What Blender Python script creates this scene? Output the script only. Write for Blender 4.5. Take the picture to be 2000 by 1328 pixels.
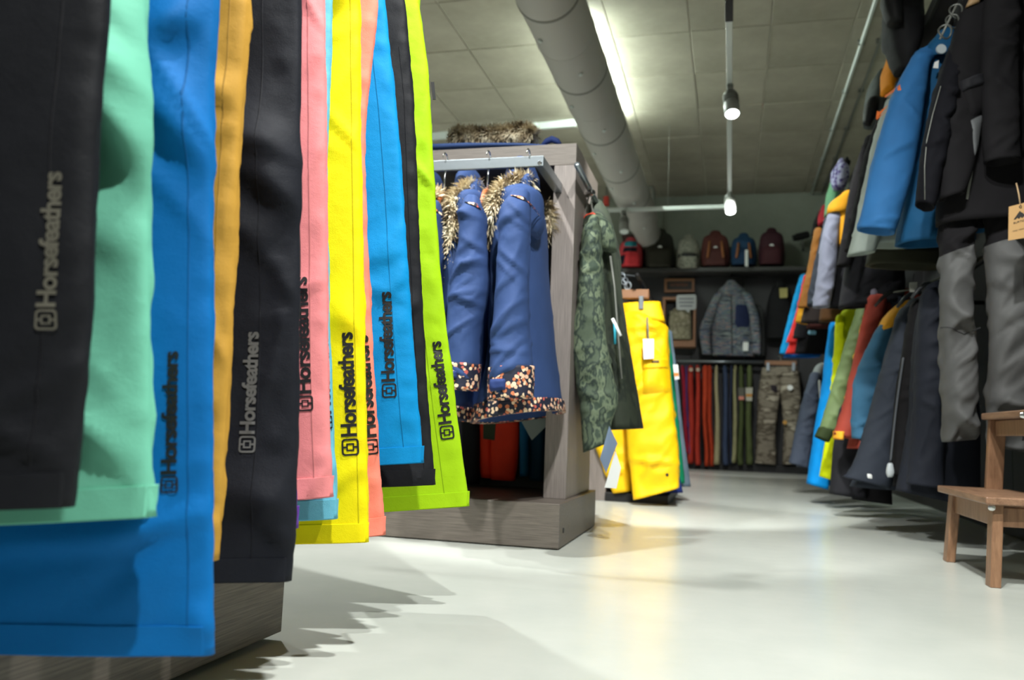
import bpy, bmesh, math, random
import numpy as np
from mathutils import Vector, Matrix
from mathutils.bvhtree import BVHTree

random.seed(7)
for o in list(bpy.data.objects):
    bpy.data.objects.remove(o)
SC = bpy.context.scene
COL = SC.collection

# ------------------------------------------------------------------ camera
F, CX, CY, H = 1620.0, 1000.0, 664.0, 0.39
_v = np.array([427.0, 188.0, F])
VY = _v / np.linalg.norm(_v)
_n = np.cross(_v, np.array([1, 0.039, 0.0]))
UP = _n / np.linalg.norm(_n)
if UP[1] > 0:
    UP = -UP
R = np.stack([np.cross(VY, UP), VY, UP])
CAM = np.array([0, 0, H])


def ray(px, py):
    return R @ np.array([px - CX, py - CY, F])


def atY(px, py, y):
    d = ray(px, py); return CAM + d * (y / d[1])


def atZ(px, py, z):
    d = ray(px, py); return CAM + d * ((z - H) / d[2])


def atX(px, py, x):
    d = ray(px, py); return CAM + d * (x / d[0])


cd = bpy.data.cameras.new('camera')
cam = bpy.data.objects.new('camera', cd)
COL.objects.link(cam)
cd.sensor_width = 36
cd.lens = F / 2000 * 36
cd.clip_start = 0.02
M3 = np.stack([R @ np.array([1, 0, 0]), R @ np.array([0, -1, 0]), R @ np.array([0, 0, -1])], axis=1)
cam.matrix_world = Matrix.Translation(Vector(CAM)) @ Matrix(M3.tolist()).to_4x4()
cd.dof.use_dof = True
cd.dof.focus_distance = 1.65
cd.dof.aperture_fstop = cd.lens / 7.0
SC.camera = cam

# ------------------------------------------------------------------ world, exposure
SC.view_settings.view_transform = 'Standard'
SC.view_settings.look = 'None'
SC.view_settings.gamma = 1
SC.view_settings.use_curve_mapping = False
SC.view_settings.exposure = 0.0
w = bpy.data.worlds.new('world')
SC.world = w
w.use_nodes = True
w.node_tree.nodes['Background'].inputs[0].default_value = (0.92, 1.0, 0.94, 1)
w.node_tree.nodes['Background'].inputs[1].default_value = 0.22


def spot(name, pos, tgt, power, angle=55, blend=0.35, radius=0.045, color=(0.985, 1, 0.965)):
    l = bpy.data.lights.new(name, 'SPOT')
    l.energy = power; l.spot_size = math.radians(angle); l.spot_blend = blend
    l.shadow_soft_size = radius; l.color = color
    o = bpy.data.objects.new(name, l); COL.objects.link(o)
    o.location = pos
    o.rotation_euler = (Vector(tgt) - Vector(pos)).to_track_quat('-Z', 'Y').to_euler()
    return o


# track spots of the shop (the heads above and behind the camera, the two in view, the second track)
spot('spot_near', (0.3, -0.1, 2.85), (-0.55, 1.2, 0.4), 335, 70)
spot('spot_aisle', (0.2, 1.1, 2.85), (0.1, 2.2, 0.0), 290, 92, 0.6)
spot('spot_parka', (-1.4, 1.1, 2.85), (-0.7, 2.75, 0.85), 370, 36)
spot('spot_rear', (-1.7, 2.5, 2.85), (-0.2, 0.9, 0.0), 150, 70)
spot('spot_trousers', (-0.03, 2.6, 2.42), (-0.45, 4.5, 0.5), 400, 50)
spot('spot_wall', (-0.03, 1.3, 2.5), (0.75, 3.7, 0.9), 135, 62)
spot('spot_wall_far', (-0.03, 4.0, 2.42), (0.6, 5.6, 0.8), 130, 62)
spot('spot_back', (-0.03, 7.0, 2.42), (-0.1, 10.0, 0.6), 110, 60)

# added fill lamps outside the picture: their lit floor brightens the ceiling
spot('bounce_fill_left', (-3.4, 3.2, 2.9), (-3.4, 3.4, 0), 560, 110, 0.6)
spot('bounce_fill_left_far', (-3.4, 7.0, 2.9), (-3.2, 7.2, 0), 560, 110, 0.6)
spot('bounce_fill_behind', (0.6, -2.5, 2.9), (0.6, -2.5, 0), 230, 76, 0.5)

# ------------------------------------------------------------------ helpers: colour, materials


def lin(c):
    c = c / 255.0
    return c / 12.92 if c <= 0.04045 else ((c + 0.055) / 1.055) ** 2.4


def rgb(r, g, b):
    return (lin(r), lin(g), lin(b), 1.0)


MATS = {}


def new_mat(key):
    m = bpy.data.materials.new(key)
    m.use_nodes = True
    MATS[key] = m
    nt = m.node_tree
    return m, nt, nt.nodes['Principled BSDF']


def N(nt, t, **kw):
    n = nt.nodes.new(t)
    for k, v in kw.items():
        setattr(n, k, v)
    return n


def ramp(nt, fac, stops, interp='LINEAR'):
    r = N(nt, 'ShaderNodeValToRGB')
    r.color_ramp.interpolation = interp
    e = r.color_ramp.elements
    while len(e) < len(stops):
        e.new(0.5)
    for k, (p, c) in zip(e, stops):
        k.position = p; k.color = c
    nt.links.new(fac, r.inputs[0])
    return r.outputs[0]


def coords(nt, scale=(1, 1, 1), rot=(0, 0, 0)):
    tc = N(nt, 'ShaderNodeTexCoord')
    mp = N(nt, 'ShaderNodeMapping')
    mp.inputs['Scale'].default_value = scale
    mp.inputs['Rotation'].default_value = rot
    nt.links.new(tc.outputs['Object'], mp.inputs[0])
    return mp.outputs[0]


def noise(nt, vec, scale, detail=3, rough=0.5):
    n = N(nt, 'ShaderNodeTexNoise')
    n.inputs['Scale'].default_value = scale
    n.inputs['Detail'].default_value = detail
    n.inputs['Roughness'].default_value = rough
    nt.links.new(vec, n.inputs['Vector'])
    return n.outputs[0]


def bump(nt, p, height, strength, dist=0.002):
    b = N(nt, 'ShaderNodeBump')
    b.inputs['Strength'].default_value = strength
    b.inputs['Distance'].default_value = dist
    nt.links.new(height, b.inputs['Height'])
    nt.links.new(b.outputs[0], p.inputs['Normal'])


def plain(key, col, rough=0.5, metal=0.0, spec=0.5):
    if key in MATS:
        return MATS[key]
    m, nt, p = new_mat(key)
    p.inputs['Base Color'].default_value = rgb(*col)
    p.inputs['Roughness'].default_value = rough
    p.inputs['Metallic'].default_value = metal
    p.inputs['Specular IOR Level'].default_value = spec
    v = coords(nt)
    n = noise(nt, v, 60, 2)
    bump(nt, p, n, 0.08)
    return m


def fabric(col, rough=0.72, spec=0.22, var=0.10, weave=900, wr=0.35):
    key = 'fabric_%d_%d_%d_%d_%d' % (*col, rough * 100, spec * 100)
    if key in MATS:
        return MATS[key]
    m, nt, p = new_mat(key)
    v = coords(nt)
    n1 = noise(nt, v, 9, 3)
    c = np.array(rgb(*col)[:3])
    lo = tuple(np.clip(c * (1 - var), 0, 1)) + (1,)
    hi = tuple(np.clip(c * (1 + var), 0, 1)) + (1,)
    nt.links.new(ramp(nt, n1, [(0.3, lo), (0.7, hi)]), p.inputs['Base Color'])
    p.inputs['Roughness'].default_value = rough
    p.inputs['Specular IOR Level'].default_value = spec
    p.inputs['Sheen Weight'].default_value = 0.0
    n2 = noise(nt, v, weave, 1)
    n3 = noise(nt, v, 42, 3)
    mx = N(nt, 'ShaderNodeMath', operation='MULTIPLY_ADD')
    nt.links.new(n3, mx.inputs[0]); mx.inputs[1].default_value = 3.0
    nt.links.new(n2, mx.inputs[2])
    bump(nt, p, mx.outputs[0], wr, 0.0012)
    return m


def wood(key, c1, c2, scale=(1, 1, 1), rough=0.45, grain=26):
    if key in MATS:
        return MATS[key]
    m, nt, p = new_mat(key)
    v = coords(nt, scale)
    n1 = noise(nt, v, grain, 5, 0.65)
    nt.links.new(ramp(nt, n1, [(0.3, rgb(*c1)), (0.72, rgb(*c2))]), p.inputs['Base Color'])
    p.inputs['Roughness'].default_value = rough
    bump(nt, p, n1, 0.15, 0.001)
    return m


def camo_mat(key, cols, scale=14, stretch=(1, 1, 1), rough=0.75):
    if key in MATS:
        return MATS[key]
    m, nt, p = new_mat(key)
    v = coords(nt, stretch)
    n1 = noise(nt, v, scale, 3, 0.55)
    k = len(cols)
    st = [(0.36 + 0.28 * i / max(1, k - 1) if i else 0.0, rgb(*c)) for i, c in enumerate(cols)]
    nt.links.new(ramp(nt, n1, st, 'EASE'), p.inputs['Base Color'])
    p.inputs['Roughness'].default_value = rough
    p.inputs['Specular IOR Level'].default_value = 0.2
    bump(nt, p, noise(nt, v, 60, 3), 0.3, 0.0015)
    return m


def floral_mat():
    m, nt, p = new_mat('floral_print')
    v = coords(nt)
    vo = N(nt, 'ShaderNodeTexVoronoi')
    vo.inputs['Scale'].default_value = 84
    nt.links.new(v, vo.inputs['Vector'])
    sep = N(nt, 'ShaderNodeSeparateColor')
    nt.links.new(vo.outputs['Color'], sep.inputs[0])
    petals = ramp(nt, sep.outputs[0], [(0, rgb(22, 26, 48)), (0.28, rgb(235, 190, 160)), (0.5, rgb(205, 120, 80)),
                                       (0.64, rgb(244, 214, 180)), (0.82, rgb(28, 30, 52)), (0.92, rgb(190, 90, 80))], 'CONSTANT')
    edge = ramp(nt, vo.outputs['Distance'], [(0.0, (1, 1, 1, 1)), (0.55, (0, 0, 0, 1))], 'CONSTANT')
    mx = N(nt, 'ShaderNodeMix', data_type='RGBA')
    nt.links.new(edge, mx.inputs[0])
    mx.inputs[6].default_value = rgb(22, 26, 48)
    nt.links.new(petals, mx.inputs[7])
    nt.links.new(mx.outputs[2], p.inputs['Base Color'])
    p.inputs['Roughness'].default_value = 0.7
    return m


def patchwork_mat():
    m, nt, p = new_mat('patchwork_print')
    v = coords(nt, (3, 1, 26))
    n1 = noise(nt, v, 1.6, 2)
    st = [(0, rgb(50, 60, 74)), (0.36, rgb(132, 140, 140)), (0.43, rgb(66, 84, 112)), (0.49, rgb(160, 132, 124)),
          (0.53, rgb(92, 110, 128)), (0.6, rgb(120, 128, 120)), (0.66, rgb(58, 68, 88))]
    nt.links.new(ramp(nt, n1, st, 'CONSTANT'), p.inputs['Base Color'])
    p.inputs['Roughness'].default_value = 0.85
    return m


def fur_mat():
    m, nt, p = new_mat('fur_fibre')
    v = coords(nt)
    n1 = noise(nt, v, 24, 3, 0.6)
    nt.links.new(ramp(nt, n1, [(0.34, rgb(80, 64, 46)), (0.45, rgb(186, 168, 136)), (0.6, rgb(236, 226, 200))]), p.inputs['Base Color'])
    p.inputs['Roughness'].default_value = 0.7
    return m


def floor_mat():
    m, nt, p = new_mat('polished_floor')
    v = coords(nt)
    n1 = noise(nt, v, 0.9, 5, 0.55)
    n2 = noise(nt, v, 7, 4, 0.6)
    mx = N(nt, 'ShaderNodeMath', operation='MULTIPLY_ADD')
    nt.links.new(n2, mx.inputs[0]); mx.inputs[1].default_value = 0.35
    nt.links.new(n1, mx.inputs[2])
    nt.links.new(ramp(nt, mx.outputs[0], [(0.42, rgb(184, 189, 182)), (0.85, rgb(203, 206, 199))]), p.inputs['Base Color'])
    p.inputs['Roughness'].default_value = 0.26
    p.inputs['Specular IOR Level'].default_value = 0.36
    n3 = noise(nt, v, 2.6, 3)
    bump(nt, p, n3, 0.05, 0.004)
    return m


def concrete(key, c1, c2, rough=0.8):
    m, nt, p = new_mat(key)
    v = coords(nt)
    n1 = noise(nt, v, 1.3, 6, 0.62)
    n2 = noise(nt, v, 11, 4, 0.6)
    mx = N(nt, 'ShaderNodeMath', operation='MULTIPLY_ADD')
    nt.links.new(n2, mx.inputs[0]); mx.inputs[1].default_value = 0.3
    nt.links.new(n1, mx.inputs[2])
    nt.links.new(ramp(nt, mx.outputs[0], [(0.42, rgb(*c1)), (0.86, rgb(*c2))]), p.inputs['Base Color'])
    p.inputs['Roughness'].default_value = rough
    bump(nt, p, n2, 0.2, 0.003)
    return m


def emit(key, col, s):
    m, nt, p = new_mat(key)
    p.inputs['Base Color'].default_value = (0.9, 0.9, 0.9, 1)
    p.inputs['Emission Color'].default_value = (*col, 1)
    p.inputs['Emission Strength'].default_value = s
    return m


GALV = plain('galvanised_steel', (150, 152, 150), 0.38, 0.75)
STEEL = plain('brushed_steel', (146, 154, 160), 0.32, 0.8)
CHROME = plain('chrome_steel', (215, 215, 215), 0.15, 1.0)
BLACKM = plain('black_metal', (26, 26, 27), 0.5, 0.3)
WHITEM = plain('white_painted_metal', (205, 212, 208), 0.4, 0.0)
GREYM = plain('grey_painted_metal', (120, 122, 116), 0.5, 0.2)
PAPER = plain('paper', (226, 228, 226), 0.7)
BLACKINK = plain('black_ink', (16, 16, 18), 0.55)
GREYINK = plain('grey_ink', (104, 104, 104), 0.5)
SANDINK = plain('sand_ink', (98, 95, 84), 0.6)
LAM_X = wood('grey_laminate_x', (78, 71, 65), (126, 117, 109), (1.2, 50, 50), 0.5, 7)
LAM_Y = wood('grey_laminate_y', (66, 60, 54), (116, 108, 98), (50, 1.2, 50), 0.5, 7)
LAM_Z = wood('grey_laminate_z', (104, 96, 92), (142, 133, 128), (50, 50, 1.2), 0.5, 7)
STOOLW = wood('stained_beech', (112, 80, 57), (158, 120, 91), (9, 9, 1.0), 0.42, 9)
STOOLH = wood('stained_beech_flat', (114, 84, 64), (160, 124, 98), (9, 1.0, 9), 0.4, 9)
HANGW = plain('hanger_wood', (166, 96, 56), 0.4)
FRAMEW = plain('frame_wood', (140, 98, 66), 0.5)
DARKPANEL = plain('dark_panel', (38, 38, 40), 0.6)
FLORAL = floral_mat()
FUR = fur_mat()
FURT = plain('fur_tips', (206, 192, 160), .8, 0, .2)

# ------------------------------------------------------------------ helpers: objects


def tag(o, label=None, cat=None, group=None, kind=None):
    if label: o['label'] = label
    if cat: o['category'] = cat
    if group: o['group'] = group
    if kind: o['kind'] = kind
    return o


def thing(name, loc, label, cat, group=None):
    o = bpy.data.objects.new(name, None)
    o.empty_display_size = 0.05
    COL.objects.link(o)
    o.location = Vector([float(x) for x in loc])
    return tag(o, label, cat, group)


def link(name, me, mat, parent=None):
    o = bpy.data.objects.new(name, me)
    COL.objects.link(o)
    if mat is not None and not me.materials:
        me.materials.append(mat)
    if parent is not None:
        o.parent = parent
        # meshes are built in world coordinates; only the Empties of the things carry a location
        if parent.type == 'EMPTY':
            o.matrix_parent_inverse = Matrix.Translation(-parent.location)
    return o


def mesh(name, verts, faces, mat, parent=None, smooth=True):
    me = bpy.data.meshes.new(name)
    me.from_pydata([tuple(map(float, v)) for v in verts], [], faces)
    me.update()
    if smooth:
        me.polygons.foreach_set('use_smooth', [True] * len(me.polygons))
    return link(name, me, mat, parent)


def from_bm(name, bm, mat, parent=None, smooth=False):
    me = bpy.data.meshes.new(name)
    bm.normal_update()
    bm.to_mesh(me); bm.free()
    if smooth:
        me.polygons.foreach_set('use_smooth', [True] * len(me.polygons))
    return link(name, me, mat, parent)


def add_box(bm, lo, hi, bev=0.0):
    c = [(a + b) / 2 for a, b in zip(lo, hi)]
    s = [abs(b - a) for a, b in zip(lo, hi)]
    r = bmesh.ops.create_cube(bm, size=1, matrix=Matrix.Translation(c) @ Matrix.Diagonal((*s, 1)))
    if bev:
        es = list({e for v in r['verts'] for e in v.link_edges})
        bmesh.ops.bevel(bm, geom=es, offset=bev, segments=2, affect='EDGES', profile=0.5)


def box(name, lo, hi, mat, parent=None, bev=0.003):
    bm = bmesh.new()
    add_box(bm, lo, hi, bev)
    return from_bm(name, bm, mat, parent)


def hexa(name, bot, top, mat, parent=None, bev=0.003):
    """box with four free bottom and four free top corners (same winding)"""
    bm = bmesh.new()
    b = [bm.verts.new(Vector([float(x) for x in p])) for p in bot]
    t = [bm.verts.new(Vector([float(x) for x in p])) for p in top]
    bm.faces.new(b[::-1]); bm.faces.new(t)
    for i in range(4):
        j = (i + 1) % 4
        bm.faces.new((b[i], b[j], t[j], t[i]))
    bmesh.ops.recalc_face_normals(bm, faces=bm.faces)
    if bev:
        bmesh.ops.bevel(bm, geom=list(bm.edges), offset=bev, segments=2, affect='EDGES', profile=0.5)
    return from_bm(name, bm, mat, parent)


def tube(name, pts, r, mat, parent=None, n=12, closed=False):
    pts = [np.array(p, float) for p in pts]
    k = len(pts)
    vs, fs = [], []
    rr = r if hasattr(r, '__len__') else [r] * k
    ref = None
    for i, p in enumerate(pts):
        if closed:
            t = pts[(i + 1) % k] - pts[i - 1]
        else:
            t = pts[min(i + 1, k - 1)] - pts[max(i - 1, 0)]
        t = t / (np.linalg.norm(t) + 1e-9)
        if ref is None:
            ref = np.array([0, 0, 1.0]) if abs(t[2]) < 0.9 else np.array([1.0, 0, 0])
        a = np.cross(t, ref); a /= np.linalg.norm(a) + 1e-9
        b = np.cross(t, a)
        ref = np.cross(a, t)
        for j in range(n):
            th = 2 * math.pi * j / n
            vs.append(p + rr[i] * (math.cos(th) * a + math.sin(th) * b))
    m = k if closed else k - 1
    for i in range(m):
        for j in range(n):
            a, b = i * n + j, i * n + (j + 1) % n
            c, d = ((i + 1) % k) * n + (j + 1) % n, ((i + 1) % k) * n + j
            fs.append((a, b, c, d))
    if not closed:
        fs.append(tuple(range(n))[::-1]); fs.append(tuple((k - 1) * n + j for j in range(n)))
    return mesh(name, vs, fs, mat, parent)


def lathe(name, prof, centre, axis, mat, parent=None, n=24):
    """prof: list of (distance along axis, radius)"""
    c = np.array(centre, float); ax = np.array(axis, float); ax /= np.linalg.norm(ax)
    ref = np.array([0, 0, 1.0]) if abs(ax[2]) < 0.9 else np.array([1.0, 0, 0])
    a = np.cross(ax, ref); a /= np.linalg.norm(a); b = np.cross(ax, a)
    vs, fs = [], []
    for d, r in prof:
        for j in range(n):
            th = 2 * math.pi * j / n
            vs.append(c + ax * d + r * (math.cos(th) * a + math.sin(th) * b))
    for i in range(len(prof) - 1):
        for j in range(n):
            fs.append((i * n + j, i * n + (j + 1) % n, (i + 1) * n + (j + 1) % n, (i + 1) * n + j))
    fs.append(tuple(range(n))[::-1]); fs.append(tuple((len(prof) - 1) * n + j for j in range(n)))
    o = mesh(name, vs, fs, mat, parent)
    me = o.data
    me.set_sharp_from_angle(angle=math.radians(35))
    return o


# ------------------------------------------------------------------ helpers: cloth lofts
_rs = np.random.RandomState(3)
_LAT = _rs.rand(32, 32, 32) * 2 - 1


def vnoise(q):
    i = np.floor(q).astype(int); f = q - i
    f = f * f * (3 - 2 * f)
    r = 0
    for dx in (0, 1):
        for dy in (0, 1):
            for dz in (0, 1):
                wgt = (f[..., 0] if dx else 1 - f[..., 0]) * (f[..., 1] if dy else 1 - f[..., 1]) * (f[..., 2] if dz else 1 - f[..., 2])
                r = r + wgt * _LAT[(i[..., 0] + dx) % 32, (i[..., 1] + dy) % 32, (i[..., 2] + dz) % 32]
    return r


def catmull(S, t):
    k = len(S)
    if k == 1:
        return S[0]
    x = t * (k - 1)
    i = min(int(x), k - 2); f = x - i
    p0, p1, p2, p3 = S[max(i - 1, 0)], S[i], S[i + 1], S[min(i + 2, k - 1)]
    return 0.5 * ((2 * p1) + (-p0 + p2) * f + (2 * p0 - 5 * p1 + 4 * p2 - p3) * f * f + (-p0 + 3 * p1 - 3 * p2 + p3) * f ** 3)


def resample(S, M):
    """stations -> M rows, spaced evenly along the centre line"""
    S = np.array(S, float)
    fine = np.array([catmull(S, t) for t in np.linspace(0, 1, 12 * len(S))])
    d = np.r_[0, np.cumsum(np.linalg.norm(np.diff(fine[:, :3], axis=0), axis=1))]
    return np.stack([np.interp(np.linspace(0, d[-1], M), d, fine[:, c]) for c in range(S.shape[1])], axis=1), d[-1]


def loft(name, stations, mat, parent=None, N_=28, M_=None, ex=2.6, fold=0.006, fz=7.0, fx=11.0, shear=0.5, seed=None,
         round_top=True, hollow=True, step=0.02, crease=0.5,
         drape=None, drapes=None, dw=(0.018, 0.05), pucker=()):
    """stations: (centre, half-width vector, half-thickness vector); a closed cloth tube with folds"""
    S = [np.r_[np.array(c, float), np.array(u, float), np.array(v, float)] for c, u, v in stations]
    rough_len = sum(np.linalg.norm(S[i + 1][:3] - S[i][:3]) for i in range(len(S) - 1))
    M_ = M_ or max(6, int(rough_len / step))
    rows, L = resample(S, M_)
    seed = random.random() * 30 if seed is None else seed
    th = np.linspace(0, 2 * math.pi, N_, endpoint=False)
    cx = np.sign(np.cos(th)) * np.abs(np.cos(th)) ** (2 / ex)
    sx = np.sign(np.sin(th)) * np.abs(np.sin(th)) ** (2 / ex)
    Cc, U, V = rows[:, None, 0:3], rows[:, None, 3:6], rows[:, None, 6:9]
    P = Cc + U * cx[None, :, None] + V * sx[None, :, None]
    Vn = V / (np.linalg.norm(V, axis=2, keepdims=True) + 1e-9)
    Un = U / (np.linalg.norm(U, axis=2, keepdims=True) + 1e-9)
    nd = Vn * np.sin(th)[None, :, None] + Un * 0.3 * np.cos(th)[None, :, None]
    if fold:
        along = np.linspace(0, L, M_)[:, None] * np.ones((1, N_))
        across = np.linalg.norm(U, axis=2) * np.cos(th)[None, :]
        side = np.sign(np.sin(th))[None, :] * np.ones((M_, 1))
        q = np.stack([across * fx + along * shear * fx * 0.4, along * fz + across * shear * fz + seed, seed * 1.7 + side * 2.3], axis=2)
        wp = np.stack([vnoise(q * 0.6 + 3), vnoise(q * 0.6 + 17), 0 * q[..., 0]], axis=2)
        q = q + wp * 0.9
        d = vnoise(q) + 0.5 * vnoise(q * 2.1 + 5) + 0.3 * vnoise(q * 4.3 + 11)
        rid = 0.55 - 2.2 * np.sqrt(np.abs(vnoise(q * np.array([1.2, 1.9, 1]) + 9)) + 0.01)
        msk = np.clip(vnoise(q * 0.5 + 23) + 0.55, 0, 1)
        amp = fold * (0.6 * d + 0.55 * crease * rid * msk)
        # gathered folds: a soft swell above, a sharp undercut below
        rs = np.random.RandomState(int(seed * 997) % 100000)
        nd_ = int(L * 9) if drape is None else drape
        wid = np.linalg.norm(U, axis=2).max()
        dl = list(drapes or [])
        for _ in range(nd_):
            dl.append((rs.rand() * L, (rs.rand() - 0.5) * 1.6 * wid, fold * rs.uniform(0.5, 1.3), rs.uniform(-1.1, 1.1), rs.uniform(0.5, 1.1) * wid, rs.uniform(*dw), rs.choice([-1, 1])))
        for p0, a0, am, sl, wa, w1, sd in dl:
            x = along - p0 - sl * (across - a0)
            prof = np.where(x < 0, np.exp(-(x / w1) ** 2), np.exp(-(x / (w1 * 0.42)) ** 2))
            amp = amp + am * prof * np.exp(-((across - a0) / wa) ** 2) * (np.sin(th)[None, :] * sd > 0)
        for a0, am, wa in pucker:
            qp = np.stack([across * 6, along * 38 + 0 * across, side * 3 + seed], axis=2)
            amp = amp + am * (vnoise(qp) + 0.4 * vnoise(qp * 2.3)) * np.exp(-((across - a0) / wa) ** 2)
        P = P + nd * amp[:, :, None]
    vs = P.reshape(-1, 3)
    fs = []
    for i in range(M_ - 1):
        a = i * N_
        for j in range(N_):
            k = (j + 1) % N_
            fs.append((a + j, a + k, a + N_ + k, a + N_ + j))
    extra = []

    def ring(base, off):
        nonlocal vs, fs
        return base
    vlist = [tuple(v) for v in vs]
    c0 = rows[0, :3]
    if round_top:
        b = len(vlist)
        tdir = rows[0, :3] - rows[1, :3]; tdir = tdir / (np.linalg.norm(tdir) + 1e-9)
        hh = np.linalg.norm(rows[0, 6:9])
        prev = 0
        for sc, up in ((0.8, 0.55), (0.45, 0.85)):
            b = len(vlist)
            for j in range(N_):
                vlist.append(tuple(c0 + (P[0, j] - c0) * np.array([sc] * 3) + tdir * hh * up))
            for j in range(N_):
                k = (j + 1) % N_
                fs.append((b + j, b + k, prev + k, prev + j))
            prev = b
        fs.append(tuple(prev + j for j in range(N_))[::-1])
    else:
        fs.append(tuple(range(N_))[::-1])
    e = (M_ - 1) * N_
    c1 = rows[-1, :3]
    if hollow:
        tdir = rows[-1, :3] - rows[-2, :3]; tdir = tdir / (np.linalg.norm(tdir) + 1e-9)
        b = len(vlist)
        for j in range(N_):
            vlist.append(tuple(c1 + (P[-1, j] - c1) * 0.86 - tdir * 0.001))
        for j in range(N_):
            k = (j + 1) % N_
            fs.append((e + j, e + k, b + k, b + j))
        b2 = len(vlist)
        for j in range(N_):
            vlist.append(tuple(c1 + (P[-1, j] - c1) * 0.8 - tdir * 0.03))
        for j in range(N_):
            k = (j + 1) % N_
            fs.append((b + j, b + k, b2 + k, b2 + j))
        fs.append(tuple(b2 + j for j in range(N_)))
    else:
        fs.append(tuple(e + j for j in range(N_)))
    return mesh(name, vlist, fs, mat, parent)


class Plane:
    """upright plane through o, u to the right, n towards the aisle"""

    def __init__(s, o, rot=0.0):
        s.o = np.array([o[0], o[1], 0.0])
        a = math.radians(rot)
        s.u = np.array([math.cos(a), math.sin(a), 0.0])
        s.n = np.array([math.sin(a), -math.cos(a), 0.0])
        s.z = np.array([0, 0, 1.0])

    def px(s, x, y, d=0.0):
        r = ray(x, y)
        t = ((s.o + s.n * d - CAM) @ s.n) / (r @ s.n)
        return CAM + r * t

    def ah(s, x, y, d=0.0):
        p = s.px(x, y, d) - s.o
        return np.array([p @ s.u, p[2]])

    def pt(s, a, h, d=0.0):
        return s.o + s.u * a + s.z * h + s.n * d


def rows_px(pl, rows, d=0.0):
    st = []
    for r in rows:
        xl, yl, xr, yr, th = r[:5]
        dd = d + (r[5] if len(r) > 5 else 0)
        a, b = pl.px(xl, yl, dd), pl.px(xr, yr, dd)
        st.append(((a + b) / 2, (b - a) / 2, pl.n * (th / 2)))
    return st


def bvh_of(*objs):
    vs, fs = [], []
    for o in objs:
        b = len(vs)
        vs += [v.co.copy() for v in o.data.vertices]
        fs += [tuple(b + i for i in p.vertices) for p in o.data.polygons]
    return BVHTree.FromPolygons(vs, fs)


def hit(pl, bv, p, off):
    o = Vector(p + pl.n * 0.5)
    loc, nrm, idx, dist = bv.ray_cast(o, Vector(-pl.n))
    if loc is None:
        return np.array(p) + pl.n * off
    return np.array(loc) + pl.n * off


def strip(name, pl, bv, pts, width, mat, parent, off=0.0012, n=40):
    """a narrow ribbon lying on the cloth along image points"""
    P = np.array([pl.ah(*p) for p in pts])
    d = np.r_[0, np.cumsum(np.linalg.norm(np.diff(P, axis=0), axis=1))]
    s = np.linspace(0, d[-1], n)
    Q = np.stack([np.interp(s, d, P[:, 0]), np.interp(s, d, P[:, 1])], axis=1)
    T = np.gradient(Q, axis=0); T /= np.linalg.norm(T, axis=1, keepdims=True) + 1e-9
    Nn = np.stack([T[:, 1], -T[:, 0]], axis=1)
    vs, fs = [], []
    for i in range(n):
        for k, lift in ((-0.5, -0.0012), (-0.3, 0), (0.3, 0), (0.5, -0.0012)):
            q = Q[i] + Nn[i] * width * k
            vs.append(hit(pl, bv, pl.pt(*q), off + lift))
    for i in range(n - 1):
        for k in range(3):
            fs.append((i * 4 + k, i * 4 + k + 1, i * 4 + 5 + k, i * 4 + 4 + k))
    return mesh(name, vs, fs, mat, parent)


def patch(name, pl, bv, quad, mat, parent, off=0.003, nx=8, ny=8):
    """a panel lying on the cloth; quad: four image corners tl,tr,br,bl"""
    q = [pl.ah(*p) for p in quad]
    vs, fs = [], []
    for j in range(ny + 1):
        for i in range(nx + 1):
            fx_, fy_ = i / nx, j / ny
            p = (q[0] * (1 - fx_) + q[1] * fx_) * (1 - fy_) + (q[3] * (1 - fx_) + q[2] * fx_) * fy_
            edge = i in (0, nx) or j in (0, ny)
            vs.append(hit(pl, bv, pl.pt(*p), -0.002 if edge else off))
    for j in range(ny):
        for i in range(nx):
            a = j * (nx + 1) + i
            fs.append((a, a + nx + 1, a + nx + 2, a + 1))
    return mesh(name, vs, fs, mat, parent)


_TEXT = {}


def text_mesh(txt, offset=0.0, spacing=1.0):
    key = (txt, offset, spacing)
    if key in _TEXT:
        return _TEXT[key]
    c = bpy.data.curves.new('lettering', 'FONT')
    c.body = txt; c.size = 1; c.resolution_u = 3; c.offset = offset; c.space_character = spacing
    c.fill_mode = 'FRONT'
    o = bpy.data.objects.new('lettering', c)
    COL.objects.link(o)
    bpy.context.view_layer.update()
    me = bpy.data.meshes.new_from_object(o.evaluated_get(bpy.context.evaluated_depsgraph_get()))
    bpy.data.objects.remove(o)
    bm = bmesh.new(); bm.from_mesh(me)
    bmesh.ops.triangulate(bm, faces=bm.faces)
    for _ in range(3):
        es = [e for e in bm.edges if e.calc_length() > 0.16]
        if es:
            bmesh.ops.subdivide_edges(bm, edges=es, cuts=1)
            bmesh.ops.triangulate(bm, faces=bm.faces)
    V = np.array([v.co[:2] for v in bm.verts]); Fa = [tuple(v.index for v in f.verts) for f in bm.faces]
    bm.free(); bpy.data.meshes.remove(me)
    _TEXT[key] = (V, Fa)
    return _TEXT[key]


def write(name, txt, p0, ex, ey, length, height, mat, parent, conform=None, offset=0.02, spacing=0.95, proud=0.001):
    """lettering from p0 along ex, upwards along ey"""
    V, Fa = text_mesh(txt, offset, spacing)
    V = V - np.array([V[:, 0].min(), 0])
    V = V * np.array([length / V[:, 0].max(), height / 0.72])
    vs = []
    for x, y in V:
        p = np.array(p0) + np.array(ex) * x + np.array(ey) * y
        vs.append(conform(p) if conform else p)
    return mesh(name, vs, Fa, mat, parent, smooth=False)


def polyring(outer, inner):
    k = len(outer)
    return list(outer) + list(inner), [(i, (i + 1) % k, k + (i + 1) % k, k + i) for i in range(k)]


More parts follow.
